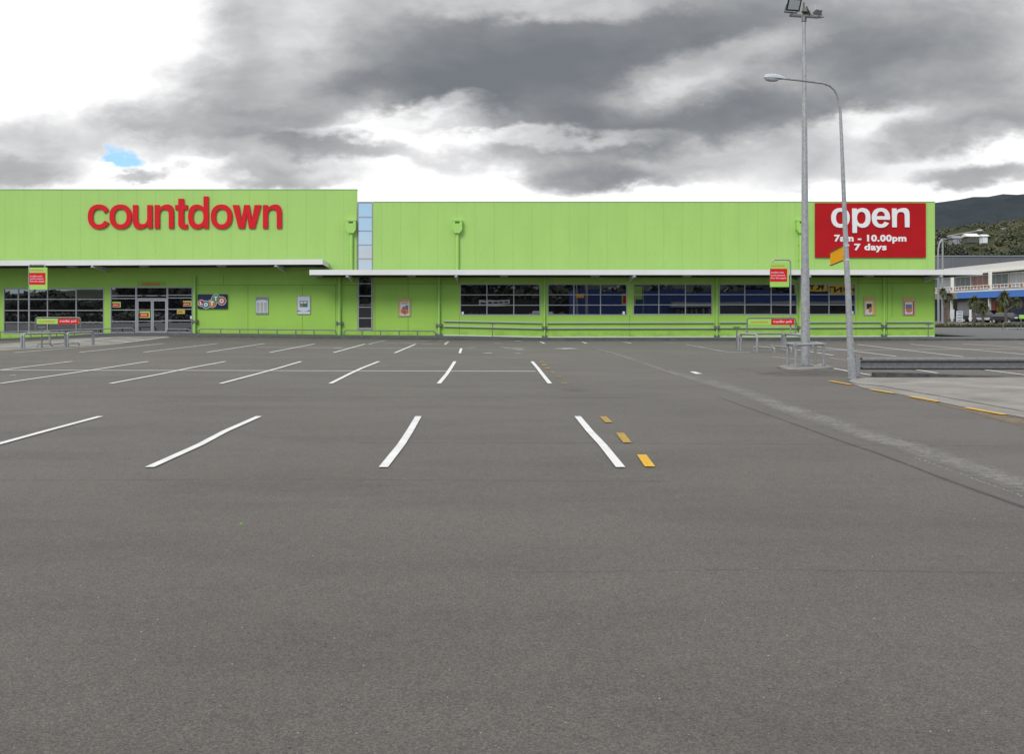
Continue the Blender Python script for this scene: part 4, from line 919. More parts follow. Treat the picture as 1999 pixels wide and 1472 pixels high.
flood(Vector((WX(1589, YP), YP - .2, WZ(22, YP))), 205, 25, k=.64)
b = MB(); b.tube([(WX(1574, YP), YP - .05, WZ(17, YP)), (WX(1572, YP), YP - .05, WZ(25, YP))], .11, 10, .13); b.tube([(WX(1569, YP), YP, WZ(4, YP)), (tx, YP, zt)], .03, 8); b.build('control_gear', mat('brown_gear_box', (.12, .11, .09), .6), t, smooth=True)

# pipe guard round the pole, on its pad
cpt = [PT(1537.5, 716.8), PT(1553.4, 721.3), PT(1608, 718.8), PT(1592, 715.2)]
t = thing('pole_guard', (bx, YP, 0), 'square galvanised pipe guard around the tall pole', 'barrier')
hh = .70
for k_ in range(4):
    p, q = cpt[k_], cpt[(k_ + 1) % 4]
    b = MB(); b.tube([(p.x, p.y, .04), (p.x, p.y, hh)], .040, 10); b.tube([(p.x, p.y, .06), (p.x, p.y, .075)], .08, 10); b.build('leg', 'galv', t, smooth=True)
    b = MB(); d = (q - p).normalized() * .08; b.tube([(p.x - d.x * .8, p.y - d.y * .8, hh), (q.x + d.x * .8, q.y + d.y * .8, hh)], .042, 10)
    b.tube([(p.x, p.y, hh - .07), (p.x, p.y, hh + .045)], .052, 10); b.build('top_rail', 'galv', t, smooth=True)
pad = [PT(1517, 718.3), PT(1540, 725.3), PT(1592, 723.2), PT(1628, 719.8), PT(1602, 713.5), PT(1545, 713.8)]
b = MB(); n = len(pad)
b.add([(p.x, p.y, .055) for p in pad] + [(p.x, p.y, -.1) for p in pad], [tuple(range(n))] + [(i, i + n, (i + 1) % n + n, (i + 1) % n) for i in range(n)]); struct(b.build('concrete_pad', 'concrete'))

# leaning street lamp
YS = 24.2
t = thing('street_lamp', (WX(1663.5, YS), YS, 0), 'slim curved neck street lamp leaning left beside the guard rail', 'street lamp', 'street lamps')
pw = lambda p, q, Y=YS: Vector((WX(p, Y), Y, WZ(q, Y)))
b = MB(); b.tube([pw(1664.2, 741), pw(1660.8, 700)], .098, 14, .096); b.box(WX(1656, YS), WX(1657.5, YS), YS - .11, YS - .06, .12, .45); o = b.build('lower_shaft', 'pole', t, smooth=True)
b = MB(); b.tube([pw(1664.2, 741.5), pw(1664.2, 739)], .15, 12); b.build('base_collar', 'galv_dark', o)
path = [pw(1660.8, 700), pw(1657, 600), pw(1652, 500), pw(1648, 400), pw(1644, 300), pw(1640.5, 220)]
b = MB(); b.tube(path, .084, 12, .033); b.tube([pw(1660.7, 703), pw(1660.9, 699)], .10, 12); b.build('upper_shaft', 'pole', t, smooth=True)
neck = [pw(1640.5, 220), pw(1638.5, 198), pw(1635, 185), pw(1629, 174.5), pw(1620, 166.5), pw(1608, 162), pw(1585, 159), pw(1560, 156), pw(1532, 153)]
b = MB(); b.tube(neck, .033, 10, .026); b.build('neck', 'galv', t, smooth=True)
hx, hz = WX(1511, YS), WZ(152.5, YS)
def lamp_head(t, cx, y, cz, L=.235, tilt=4, flip=1, k=1.0):
    prof = [(-1, .02), (-.93, .24), (-.6, .34), (0, .37), (.5, .30), (.85, .2), (1, .08)]
    b = MB(); n = 10; vs = []; Mx = Matrix.Translation((cx, y, cz)) @ Matrix.Rotation(R(tilt), 4, 'Y')
    for u_, h_ in prof:
        for i in range(n): a = math.pi * i / (n - 1); vs.append(Mx @ Vector((u_ * L * flip, math.cos(a) * h_ * L * 1.0, math.sin(a) * h_ * L * 1.15)))
    b.add(vs, [(i * n + j, i * n + j + 1, (i + 1) * n + j + 1, (i + 1) * n + j) for i in range(6) for j in range(n - 1)]); b.build('lamp_head', mat('pale_lamp_shell', (.45, .47, .49), .35), t, smooth=True)
    b = MB(); vs = []
    for u_, h_ in [(-.93, .02), (-.8, .25), (-.45, .34), (0, .33), (.3, .25), (.45, .05)]:
        for i in range(n): a = math.pi * i / (n - 1); vs.append(Mx @ Vector((u_ * L * flip, math.cos(a) * h_ * L * .95, -math.sin(a) * h_ * L * .95)))
    b.add(vs, [(i * n + j, i * n + j + 1, (i + 1) * n + j + 1, (i + 1) * n + j) for i in range(5) for j in range(n - 1)]); b.build('lamp_bowl', mat('ribbed_lamp_bowl', (.46, .44, .42), .25), t, smooth=True)
lamp_head(t, hx + .01, YS, hz, .262, 4)
# orange name sign clamped to the lamp
sgn = thing('street_name_sign', (WX(1646, YS), YS, WZ(495, YS)), 'orange street name sign clamped to the leaning lamp post', 'sign')
O = Vector((WX(1621.2, 26.7), 26.7, WZ(517.8, 26.7))); Q1 = Vector((WX(1646.4, YS), YS + .02, WZ(507.5, YS))); U = Vector((WX(1621.2, 26.7), 26.7, WZ(493.5, 26.7))) - O
rt = (Q1 - O); up_ = U.copy(); out_ = rt.cross(up_).normalized()
if out_.y > 0: out_ = -out_
th = out_ * .006
b = MB(); b.hexa([O - th, O + rt - th, O + rt + th, O + th, O + up_ - th, O + rt + up_ - th, O + rt + up_ + th, O + up_ + th]); b.build('sign_face', 'orange', sgn)
for a, c in ((-.055, .0), (1.0, 1.055)):
    b = MB(); s_ = out_ * .02; A_, C_ = O + up_ * a, O + up_ * c
    b.hexa([A_ - s_, A_ + rt - s_, A_ + rt + s_, A_ + s_, C_ - s_, C_ + rt - s_, C_ + rt + s_, C_ + s_]); b.build('edge_rail', mat('brown_edge_rail', (.04, .025, .012), .6), sgn)
L_ = rt.length; Hh = up_.length; fr_ = (O + out_ * .006, rt.normalized(), up_.normalized(), out_)
text('Perry Street', (.10 * L_, .92 * L_, .52 * Hh, .80 * Hh), 0, 'black', sgn, 'lettering', .002, .02, fr_)
text('private road', (.3 * L_, .7 * L_, .16 * Hh, .30 * Hh), 0, 'black', sgn, 'lettering', .002, .0, fr_)
for q in (478.5, 506.5):
    b = MB(); c0 = pw(1652.2 if q < 490 else 1652.9, q); b.tube([c0 - Vector((0, 0, .022)), c0 + Vector((0, 0, .022))], .068, 12); b.tube([c0 + Vector((0, 0, -.03)), c0 + Vector((0, 0, -.02))], .071, 12); b.build('clamp_band', mat('bright_band', (.62, .62, .62), .3, .5), sgn, smooth=True)

# guard rail with its post
YG = 24.9; t = thing('guard_rail_barrier', (WX(1675, YG), YG, 0), 'ribbed steel guard rail running off the right side of the photograph', 'guard rail')
def gpost(x, y, big=True):
    b = MB(); b.tube([(x, y, 0), (x, y, .53)], .062, 14); b.tube([(x, y, .53), (x, y, .545)], .068, 14); b.box(x - .13, x + .14, y - .13, y + .13, .012, .028); o = b.build('post', 'galv', t, smooth=True)
    for z_ in (.47, .24):
        b = MB(); b.tube([(x + .05, y, z_), (x + .11, y, z_)], .024, 8); b.build('bolt', 'black', o)
gpost(WX(1674.3, 24.8), 24.8)
prof = [(0.00, -.155), (.02, -.15), (.075, -.115), (.075, -.075), (.0, -.03), (.0, .03), (.075, .075), (.075, .115), (.02, .15), (0, .155)]
x0, x1 = WX(1681, YG + .2), 26.0; yb, zc = YG + .25, .325
b = MB(); vs = []
for x in (x0, 12.0, 16, 20, x1):
    for d, z_ in prof: vs.append((x, yb - d + (.0 if x > x0 else .02), zc + z_))
    for d, z_ in prof[::-1]: vs.append((x, yb - d + .004 + (.0 if x > x0 else .02), zc + z_))
n = len(prof) * 2; b.add(vs, [(i * n + j, (i + 1) * n + j, (i + 1) * n + (j + 1) % n, i * n + (j + 1) % n) for i in range(4) for j in range(n)] + [tuple(range(n))]); b.build('rail_beam', 'galv_dark', t)
for x in (15.8, 19.8, 23.8):
    b = MB(); b.box(x - .05, x + .05, yb + .02, yb + .12, -.05, .46); b.build('post', 'galv_dark', t)
# low dark kerb block tapering towards the right
b = MB(); rows = [(1708, 727.5, 736.6), (1722, 727.2, 737.2), (1800, 729, 737.2), (1880, 733, 737.2), (1963, 735.8, 737)]
vs = []
for p, a, c in rows:
    P_ = PT(p, c + .5); hgt = (c - a) * P_.y / F; vs += [(P_.x, P_.y, 0), (P_.x, P_.y + .02, hgt), (P_.x + .1, P_.y + .45, hgt * .9), (P_.x + .1, P_.y + .5, 0)]
b.add(vs, [(i * 4 + j, (i + 1) * 4 + j, (i + 1) * 4 + (j + 1) % 4, i * 4 + (j + 1) % 4) for i in range(4) for j in range(4)] + [(0, 1, 2, 3), (19, 18, 17, 16)])
struct(b.build('kerb_block', mat('dark_mottled_kerb', (.06, .058, .055), .9, var=.5, vscale=5)))

# ================================================================== SHOPS AT THE RIGHT
fo = Vector((72.8, 135.0, 0)); fd = Vector((.063, 1, 0)).normalized(); fn = Vector((-fd.y, fd.x, 0))   # facade line, outward normal towards -X
def FP(t, out, z): return fo + fd * t + fn * out + Vector((0, 0, z))
def fbox(b, t0, t1, o0, o1, z0, z1): b.hexa([FP(t0, o0, z0), FP(t0, o1, z0), FP(t1, o1, z0), FP(t1, o0, z0), FP(t0, o0, z1), FP(t0, o1, z1), FP(t1, o1, z1), FP(t1, o0, z1)])
sh = thing('shopping_arcade', tuple(fo), 'two storey shop arcade with white upper balcony and blue fascia at right edge', 'building')
TA, TB = -28, 62
M['shopwhite'] = mat('arcade_white_paint', (.78, .76, .70), .6, var=.06); M['shopblue'] = mat('blue_fascia_paint', (.055, .19, .58), .5); M['shopgrey'] = mat('grey_shop_wall', (.16, .16, .16), .7, var=.15, vscale=.5)
b = MB(); fbox(b, TA, TB, -14, -.02, 0, 8.1); b.build('wall', 'shopgrey', sh)
b = MB(); fbox(b, TA - .5, TB, -15, 1.2, 7.37, 8.4); b.build('roof', 'shopwhite', sh)
b = MB(); fbox(b, TA, TB, 1.21, 1.5, 7.15, 7.36); fbox(b, TA, TB, -.01, 2.6, 4.42, 4.62); b.build('balcony_slab', 'shopwhite', sh)
b = MB(); fbox(b, TA, 15.5, 2.4, 2.65, 3.5, 4.41); b.build('blue_fascia', 'shopblue', sh)
b = MB(); fbox(b, 15.6, TB, 2.4, 2.65, 3.45, 4.41); b.build('grey_fascia', mat('grey_fascia_paint', (.22, .22, .21), .6), sh)
b = MB(); fbox(b, TA, TB, .0, 2.39, 3.46, 3.6); b.build('verandah_ceiling', 'soffit', sh)
for k_ in range(-3, 5):
    b = MB(); tt = 5.6 + 13.4 * k_; fbox(b, tt - .2, tt + .2, 1.9, 2.25, 4.63, 7.14); fbox(b, tt - .15, tt + .15, 2.0, 2.3, 0, 3.44); b.build('column', 'shopwhite', sh)
b = MB(); fbox(b, TA, TB, 2.3, 2.36, 5.28, 5.36); fbox(b, TA, TB, 2.3, 2.36, 4.75, 4.8)
tt = TA
while tt < TB: fbox(b, tt - .04, tt + .04, 2.31, 2.35, 4.81, 5.27); tt += 1.1
b.build('balustrade', 'shopwhite', sh)
for k_ in range(-6, 11):
    tt = 3.3 * k_ + 2; b = MB(); fbox(b, tt - .2, tt + .2, 2.37, 2.42, 4.85, 5.25); b.build('balustrade_panel', mat('terracotta_panel', (.42, .13, .05), .6), sh)
for k_ in range(14):
    t0 = TA + 1 + k_ * 6.3; b = MB(); fbox(b, t0, t0 + 5.9, -.018, .05, 5.0, 7.0); w_ = b.build('upper_window', 'shopwhite', sh); ug = (mat('drawn_blind', (.34, .36, .37), .6), mat('bright_upper_glass', (.17, .20, .21), .15), mat('red_upper_display', (.22, .11, .10), .3), mat('bright_upper_glass', (0, 0, 0)))[k_ % 4]
    b = MB()
    for j in range(3): fbox(b, t0 + .1 + j * 1.93, t0 + 1.93 + j * 1.93, .051, .07, 5.1, 6.9)
    b.build('pane', ug, w_)
rnd = random.Random(5)
cols = [('glass_far', None), ('shop_interior_dark', (.03, .03, .032)), ('pale_shop_panel', (.4, .4, .4)), ('navy_shop_door', (.01, .02, .10)), ('red_shop_panel', (.35, .06, .05)), ('shop_interior_dark', None), ('warm_shop_panel', (.35, .22, .12))]
for nm, c in cols:
    if c: mat(nm, c, .5)
t0 = TA + .5; k_ = 0
while t0 < TB - 4:
    wd = rnd.choice((2.2, 3.4, 4.2)); nm = ['glass_far', 'shop_interior_dark', 'pale_shop_panel', 'glass_far', 'warm_shop_panel', 'shop_interior_dark', 'navy_shop_door', 'glass_far', 'red_shop_panel'][k_ % 9]
    b = MB(); fbox(b, t0, t0 + wd, -.015, .06, .1, 3.0); b.build('shopfront', M.get(nm) or MATS.get(nm), sh); t0 += wd + .5; k_ += 1
# things in front of the arcade
def at(p, Y, z=0.0): return Vector((WX(p, Y), Y, z))
def board(p0, p1, q0, q1, Y, m, name, label, cat, word=None, wm='black', thick=.08):
    t = thing(name, tuple(at((p0 + p1) / 2, Y)), label, cat)
    b = MB(); b.box(WX(p0, Y), WX(p1, Y), Y, Y + thick, WZ(q1, Y), WZ(q0, Y)); b.build('panel', m, t)
    if WZ(q1, Y) > .15:
        for p in (p0 + (p1 - p0) * .15, p0 + (p1 - p0) * .85): b = MB(); b.box(WX(p, Y) - .04, WX(p, Y) + .04, Y + .02, Y + .06, 0, WZ(q1, Y)); b.build('leg', 'galv_dark', t)
    if word:
        for i, wd in enumerate(word):
            h_ = (WZ(q0, Y) - WZ(q1, Y)) / len(word); zt_ = WZ(q0, Y) - i * h_
            text(wd, (WX(p0 + (p1 - p0) * .15, Y), WX(p1 - (p1 - p0) * .15, Y), zt_ - h_ * .75, zt_ - h_ * .25), Y - .001, wm, t, 'lettering', .01, .03)
    return t
board(1867.5, 1879.5, 607, 628, 128, 'posterwhite', 'price_board', 'white free standing board of small print before the arcade shops', 'sign', ['SALE', 'SHOES', 'BAGS', 'GIFTS'])
board(1855, 1863, 604, 622, 130, 'posterwhite', 'shop_board', 'narrow white board beside the left shopfront of the arcade', 'sign')
board(1990, 2014, 614.5, 622, 84, 'signgreen', 'green_sign', 'small green and white sign above the far trolley rail at right edge', 'sign')
board(1892.5, 1896.5, 604, 627, 131, 'letterwhite', 'white_banner', 'slim white banner standing behind the left palms', 'banner')
t = thing('shop_disc_sign', tuple(at(1953, 141.5, 1.5)), 'round yellow disc sign on the arcade behind the parked cars', 'sign')
b = MB(); xx, zz_ = WX(1953.5, 141.5), WZ(605, 141.5); b.prism([(xx + .5 * math.cos(i * math.pi / 9), zz_ + .6 * math.sin(i * math.pi / 9)) for i in range(18)], 141.5, 141.58); b.build('disc', 'yellow', t)

# vehicles
def wheel(b, c, r, wdt, ax):
    ax = Vector(ax); b.tube([Vector(c) - ax * wdt / 2, Vector(c) + ax * wdt / 2], r, 18)
def vehicle(name, loc, yaw, label, cat, body_m, lower_m, prof, cab, L, Wd, hgt_wheel=.38, group=None):
    t = thing(name, loc, label, cat, group); t.rotation_euler = (0, 0, R(yaw))
    def lb(b, nm, m_, par, smooth=False, bevel=0):
        o = b.build(nm, m_, None, smooth, bevel); o.parent = par; return o
    h = Wd / 2
    b = MB(); b.prism(prof, -h, h); lb(b, 'body', body_m, t, bevel=.06)
    b = MB(); b.prism([(x, z) for x, z in [(-L / 2 + .02, .36), (L / 2 - .02, .36), (L / 2 + .03, .70), (-L / 2 - .03, .70)]], -h - .03, h + .03); lb(b, 'skirt', lower_m, t, bevel=.04)
    # cab narrower at the top, windows set on it
    (a0, a1, b0, b1, z0, z1) = cab; k = .14
    vs = [(a0, -h + .04, z0), (a1, -h + .04, z0), (a1, h - .04, z0), (a0, h - .04, z0), (b0, -h + k, z1), (b1, -h + k, z1), (b1, h - k, z1), (b0, h - k, z1)]
    b = MB(); b.hexa(vs); c = lb(b, 'cab', body_m, t, bevel=.06)
    def inset(q, e=.10, out=.012):
        q = [Vector(vs[i]) for i in q]; ctr = sum(q, Vector()) / 4; n = (q[1] - q[0]).cross(q[3] - q[0]).normalized()
        if n.dot(ctr - Vector(((a0 + a1) / 2, 0, (z0 + z1) / 2))) < 0: n = -n
        return [p + (ctr - p).normalized() * e * 1.2 + n * out for p in q]
    for q, nm in (((1, 2, 6, 5), 'windscreen'), ((0, 3, 7, 4), 'rear_window'), ((0, 1, 5, 4), 'side_window'), ((3, 2, 6, 7), 'side_window')):
        b = MB(); b.quad(*inset(q)); lb(b, nm, 'carglass', t)
    for x in (-L * .31, L * .31):
        for y in (-h + .08, h - .08):
            b = MB(); wheel(b, (x, y, hgt_wheel), hgt_wheel, .26, (0, 1, 0)); w_ = lb(b, 'wheel', 'dark', t, True)
            b = MB(); wheel(b, (x, y + math.copysign(.07, y), hgt_wheel), hgt_wheel * .58, .15, (0, 1, 0)); o = lb(b, 'rim', mat('alloy_rim', (.5, .5, .5), .3, .6), w_, True)
    for y in (-h + .3, h - .3):
        b = MB(); b.box(L / 2 - .03, L / 2 + .05, y - .2, y + .2, .68, .88); lb(b, 'headlight', mat('headlight_lens', (.7, .72, .75), .1), t)
        b = MB(); b.box(-L / 2 - .045, -L / 2 + .02, y - .12, y + .12, .7, .95); lb(b, 'tail_light', 'red', t)
    b = MB(); b.box(L / 2, L / 2 + .06, -.38, .38, .66, .9); lb(b, 'grille', 'black', t)
    return t
M['carplum'] = mat('dark_grey_car_paint', (.085, .08, .095), .3, .4, coat=.6); M['carsilver'] = mat('silver_car_paint', (.5, .5, .5), .3, .5); M['carblack'] = mat('black_car_paint', (.012, .013, .015), .2, .2, coat=.6)
vehicle('pickup_truck', tuple(at(1931, 135)), -62, 'dark grey double cab pickup with silver lower trim between the palms', 'pickup truck', 'carplum', 'carsilver', [(-2.5, .5), (2.45, .5), (2.55, .9), (2.3, 1.08), (1.1, 1.16), (-2.5, 1.12)], (-1.05, 1.25, -.85, .45, 1.12, 1.72), 5.0, 1.8, .38)
vehicle('parked_car', tuple(at(1967, 124)), -78, 'black car parked just right of the dark grey pickup', 'car', 'carblack', 'carblack', [(-2.1, .4), (2.1, .4), (2.15, .75), (1.0, .95), (-1.9, .98), (-2.15, .8)], (-1.7, 1.05, -1.2, .3, .92, 1.4), 4.3, 1.7, .31)
vehicle('parked_car', tuple(at(1905, 137)), -50, 'small black car half hidden behind the rear of the pickup', 'car', 'carblack', 'carblack', [(-2.0, .4), (2.0, .4), (2.05, .75), (1.0, .95), (-1.9, .98), (-2.05, .8)], (-1.6, 1.0, -1.2, .3, .92, 1.4), 4.1, 1.7, .31)

# far street lamps
YF = 118.0
t = thing('street_lamp', tuple(at(1832, YF)), 'curved neck street lamp reaching right beyond the corner of the green shop', 'street lamp', 'street lamps')
fw = lambda p, q: Vector((WX(p, YF), YF, WZ(q, YF)))
b = MB(); b.tube([at(1832.3, YF), fw(1831.2, 500)], .15, 8, .11); b.build('shaft', 'galv', t, smooth=True)
b = MB(); b.tube([fw(1831.2, 500), fw(1831.5, 487), fw(1833.5, 476), fw(1838, 467.5), fw(1845, 462.5), fw(1855, 460), fw(1880, 455.5), fw(1908, 450.8)], .11, 8, .07); b.build('neck', 'galv', t, smooth=True)
lamp_head(t, WX(1912, YF), YF, WZ(450, YF), .36, -6, -1)
t = thing('light_pole', tuple(at(1840, YF - 4)), 'straight grey pole with a small dark lamp cluster beside the curved lamp', 'light pole')
fq = lambda p, q, Y: Vector((WX(p, Y), Y, WZ(q, Y)))
b = MB(); b.tube([at(1839.8, YF - 4), fq(1840.2, 463, YF - 4)], .14, 8, .10); b.build('shaft', 'galv', t, smooth=True)
b = MB(); c0 = fq(1843, 460, YF - 4); b.box(c0.x - .35, c0.x + .25, c0.y - .2, c0.y + .2, c0.z - .22, c0.z + .12); b.box(c0.x - .5, c0.x + .45, c0.y - .04, c0.y + .04, c0.z - .3, c0.z - .23); b.build('lamp_cluster', 'black', t, bevel=.05)

# cabbage trees
def leafmat(name, ca, cb, sc=2.0, trans=.25):
    m = bpy.data.materials.new(name); m.use_nodes = True; t = NT(m.node_tree); b = t.n['Principled BSDF']
    co = t.node('ShaderNodeTexCoord').outputs['Object']; c = t.mix(t.mapr(t.noise(co, sc, 6, .7), .3, .7), ca, cb)
    t.l.new(c, b.inputs['Base Color']); b.inputs['Roughness'].default_value = .6; b.inputs['Subsurface Weight'].default_value = 0; return m
M['palmleaf'] = leafmat('sword_leaf_green', (.06, .075, .03), (.19, .19, .085), 3)
M['trunk'] = mat('fibrous_trunk', (.10, .085, .07), .9, var=.3, vscale=6)
def cabbage_tree(p, Y, heads, label):
    base = at(p, Y); t = thing('cabbage_tree', tuple(base), label, 'tree', 'cabbage trees in the garden strip')
    b = MB(); fork = Vector((base.x, Y, 1.6)); b.tube([base, Vector((base.x + .05, Y, .8)), fork], .16, 8, .13)
    for hp, hq, r_ in heads: c = Vector((WX(hp, Y), Y, WZ(hq, Y))); b.tube([fork, fork.lerp(c, .5) + Vector((.1 * (1 if c.x > base.x else -1), 0, 0)), c], .12, 8, .08)
    b.build('trunk', 'trunk', t, smooth=True)
    for hp, hq, r_ in heads:
        c = Vector((WX(hp, Y), Y + random.uniform(-.2, .2), WZ(hq, Y))); R_ = r_ * 1.12 * Y / F; b = MB()
        for _ in range(420):
            d = Vector((random.gauss(0, 1), random.gauss(0, 1), random.gauss(.1, .85))).normalized(); ln = R_ * random.uniform(.7, 1.15)
            side = d.cross(Vector((0, 0, 1))).normalized() * .045 * (R_ + .4); droop = Vector((0, 0, -.38 * ln * random.uniform(.2, 1)))
            m1 = c + d * ln * .55; e = c + d * ln + droop
            b.add([c + d * .08 - side * .6, c + d * .08 + side * .6, m1 + side, m1 - side, e], [(0, 1, 2, 3), (3, 2, 4)])
        b.build('crown', 'palmleaf', t)
cabbage_tree(1846, 104, [(1840.5, 569, 9), (1852.5, 578, 9.5)], 'twin headed cabbage tree closest to the green shop wall')
cabbage_tree(1901, 106, [(1902, 588, 14)], 'bushy cabbage tree at the left of the pickup')
cabbage_tree(1918, 103, [(1919.5, 600, 14)], 'lower bushy cabbage tree overlapping the back of the pickup')
cabbage_tree(1963, 100, [(1962, 580, 16), (1986, 590, 11)], 'tallest cabbage tree right of the pickup with a second side head')
# garden strip: tussocks and low shrubs that run together
b = MB()
for i in range(900):
    Y = random.uniform(96.5, 101); p = random.uniform(1780, 2150); c = at(p, Y, .02); hgt = random.uniform(.15, .42) * (1.2 if random.random() < .2 else 1)
    for _ in range(14):
        a = random.uniform(0, 6.28); l = random.uniform(.1, .4); tip = c + Vector((math.cos(a) * l, math.sin(a) * l, hgt * random.uniform(.6, 1))); s_ = Vector((-math.sin(a), math.cos(a), 0)) * .05
        b.add([c - s_, c + s_, c.lerp(tip, .6) + s_ * 1.2, c.lerp(tip, .6) - s_ * 1.2, tip + Vector((0, 0, -.05))], [(0, 1, 2, 3), (3, 2, 4)])
o = b.build('garden_shrubs', leafmat('garden_leaf', (.05, .075, .02), (.20, .15, .05), .8)); o['kind'] = 'stuff'
b = MB(); b.add([at(1740, 96, .12), at(2200, 96, .12), at(2200, 102, .12), at(1740, 102, .12)], [(0, 1, 2, 3)]); b.add([at(1740, 95.8, .14), at(2200, 95.8, .14), at(2200, 95.8, -.1), at(1740, 95.8, -.1)], [(3, 2, 1, 0)]); b.add([at(1740, 95.8, .14), at(2200, 95.8, .14), at(2200, 96.0, .14), at(1740, 96, .14)], [(0, 1, 2, 3)])
struct(b.build('garden_bed', 'bark'))
# far trolley rail
t = thing('trolley_rail', tuple(at(1975, 84)), 'low steel pipe trolley rail at the right edge before the arcade garden', 'barrier rail')
for k_, (pa, pb) in enumerate(((1958, 1986), (1986, 2016))):
    b = MB(); b.tube(hoop(at(pa, 84, .03), at(pb, 84, .03), .62, .12), .045, 8); b.build('hoop', 'galv_dark', t, smooth=True)
b = MB(); b.tube(hoop(at(1966, 82, .03), at(2012, 82, .03), .16, .05), .04, 8); b.build('low_hoop', 'galv', t, smooth=True)

# ================================================================== HILLS
def fnoise(x, y, s, o=5): return noise.fractal(Vector((x * s, y * s, 3.7)), 1.0, 2.1, o)
def hill(name, x0, x1, y0, y1, nx_, ny_, ridge, bump, bs, m):
    """terrain sheet rising from y0 to a ridge at the far side; ridge(x) gives the height"""
    b = MB(); vs = []
    for j in range(ny_ + 1):
        v = j / ny_
        for i in range(nx_ + 1):
            x = x0 + (x1 - x0) * i / nx_; y = y0 + (y1 - y0) * v
            prof_ = sstep(v / .85) if v < .85 else 1 - .3 * sstep((v - .85) / .15)
            z_ = ridge(x) * prof_ * (1 + .12 * fnoise(x, y, .004 * 400 / max(200, y0)) * (1 - v)) + bump * (abs(fnoise(x, y, bs)) * 1.5 + .5 * noise.cell(Vector((x, y, 0)) * bs * 2)) * min(1, v * 6)
            vs.append((x, y, z_ - 1))
    n = nx_ + 1; b.add(vs, [(j * n + i, j * n + i + 1, (j + 1) * n + i + 1, (j + 1) * n + i) for j in range(ny_) for i in range(nx_)])
    return struct(b.build(name, m, smooth=True))
def hillmat(name, stops, s1, s2):
    m = bpy.data.materials.new(name); m.use_nodes = True; t = NT(m.node_tree); b = t.n['Principled BSDF']
    co = t.node('ShaderNodeTexCoord').outputs['Object']; n = t.math('ADD', t.math('MULTIPLY', t.noise(co, s1, 6, .6), .6), t.math('MULTIPLY', t.noise(co, s2, 6, .75), .4))
    t.l.new(t.ramp(n, stops), b.inputs['Base Color']); b.inputs['Roughness'].default_value = .95; b.inputs['Specular IOR Level'].default_value = .1
    bn = t.node('ShaderNodeBump', {'Strength': 1.0, 'Distance': 3.0, 'Height': t.noise(co, s2, 6, .7)}); t.l.new(bn.outputs[0], b.inputs['Normal']); return m
m_far = hillmat('hazy_distant_bush', [(.35, (.020, .028, .034)), (.5, (.030, .040, .046)), (.65, (.046, .054, .054))], .004, .03)  # bluish distance haze is mixed into the foliage colour
m_near = hillmat('hillside_scrub', [(.36, (.018, .026, .012)), (.46, (.045, .055, .026)), (.55, (.075, .075, .040)), (.66, (.13, .105, .06))], .012, .09)
Yf = 2050
hill('mountain', -2200, 3200, 1200, 2200, 180, 26, lambda x: max(30, lerp(x * F / Yf + CX, [(-800, 180), (600, 205), (1000, 215), (1500, 205), (1750, 210), (1826, 219), (1874, 228), (1897, 233), (1937, 232), (1999, 235), (2200, 250), (2700, 240), (3600, 150)])) + 1, 6, .02, m_far)
Yn = 560
hill('scrub_hill', -300, 560, 230, 600, 260, 110, lambda x: max(2, lerp(x * F / Yn + CX, [(300, 14), (1500, 30), (1826, 46), (1870, 47.5), (1930, 49.5), (1999, 53.5), (2200, 64), (2700, 70), (2900, 70)])), 2.4, .11, m_near)
# low leafy clumps along the foot of the hill
M['bushleaf'] = leafmat('bush_leaf', (.022, .032, .013), (.058, .066, .028), .35)
def crown_mesh(b, c, rx, rz, n, leaf):
    lobes = [(c + Vector((random.uniform(-.5, .5) * rx, random.uniform(-.5, .5) * rx, random.uniform(-.35, .45) * rz)), random.uniform(.4, .65)) for _ in range(7)]
    for _ in range(n):
        lc, k = random.choice(lobes); d = Vector((random.gauss(0, 1), random.gauss(0, 1), random.gauss(0, 1))).normalized(); p = lc + Vector((d.x * rx * k, d.y * rx * k, d.z * rz * k)) * random.uniform(.75, 1.05)
        u_ = Vector((random.uniform(-1, 1), random.uniform(-1, 1), random.uniform(-.6, .6))).normalized() * leaf; v_ = d.cross(u_).normalized() * leaf * .8
        b.add([p - u_, p - v_, p + u_ * 1.2, p + v_], [(0, 1, 2, 3)])
for i in range(13):
    p = 1812 + i * 17 + random.uniform(-4, 4); Y = 232 + random.uniform(-8, 14); c = at(p, Y); h_ = lerp(i, [(0, 17.5), (2, 19.5), (5, 16), (9, 17), (12, 19)]) + random.uniform(-1.2, 1.2) - (0 if i % 3 else .6)
    t = thing('hillside_tree', tuple(c), ['dark rounded tree', 'dense bushy tree', 'spreading dark tree'][i % 3] + ' number %d from the left behind the grey warehouse roof' % (i + 1), 'tree', 'trees behind the grey warehouse')
    t['label'] = 'one of the dark bushy trees behind the grey warehouse roof'
    b = MB(); b.tube([c + Vector((0, 0, -1)), c + Vector((.3, 0, h_ * .5))], .4, 6, .22); b.build('trunk', 'trunk', t)
    b = MB(); crown_mesh(b, c + Vector((0, 0, h_ * .66)), 3.2, h_ * .36, 2600, .27); b.build('crown', 'bushleaf', t)
b = MB()
for i in range(620):
    Y = random.uniform(250, 520); p = random.uniform(1780, 2150); v = (Y - 230) / 370
    zz_ = max(2, lerp(WX(p, Y) * F / Yn + CX, [(300, 14), (1500, 30), (1826, 46), (1870, 47.5), (1930, 49.5), (1999, 53.5), (2200, 64), (2700, 70), (2900, 70)])) * sstep(v / .85)
    k = random.uniform(1.0, 2.6); crown_mesh(b, Vector((WX(p, Y), Y, zz_ + k * .2)), k * 1.2, k, 46, .5)
o = b.build('hillside_scrub_clumps', leafmat('scrub_leaf', (.030, .040, .016), (.13, .115, .05), .05)); o['kind'] = 'stuff'
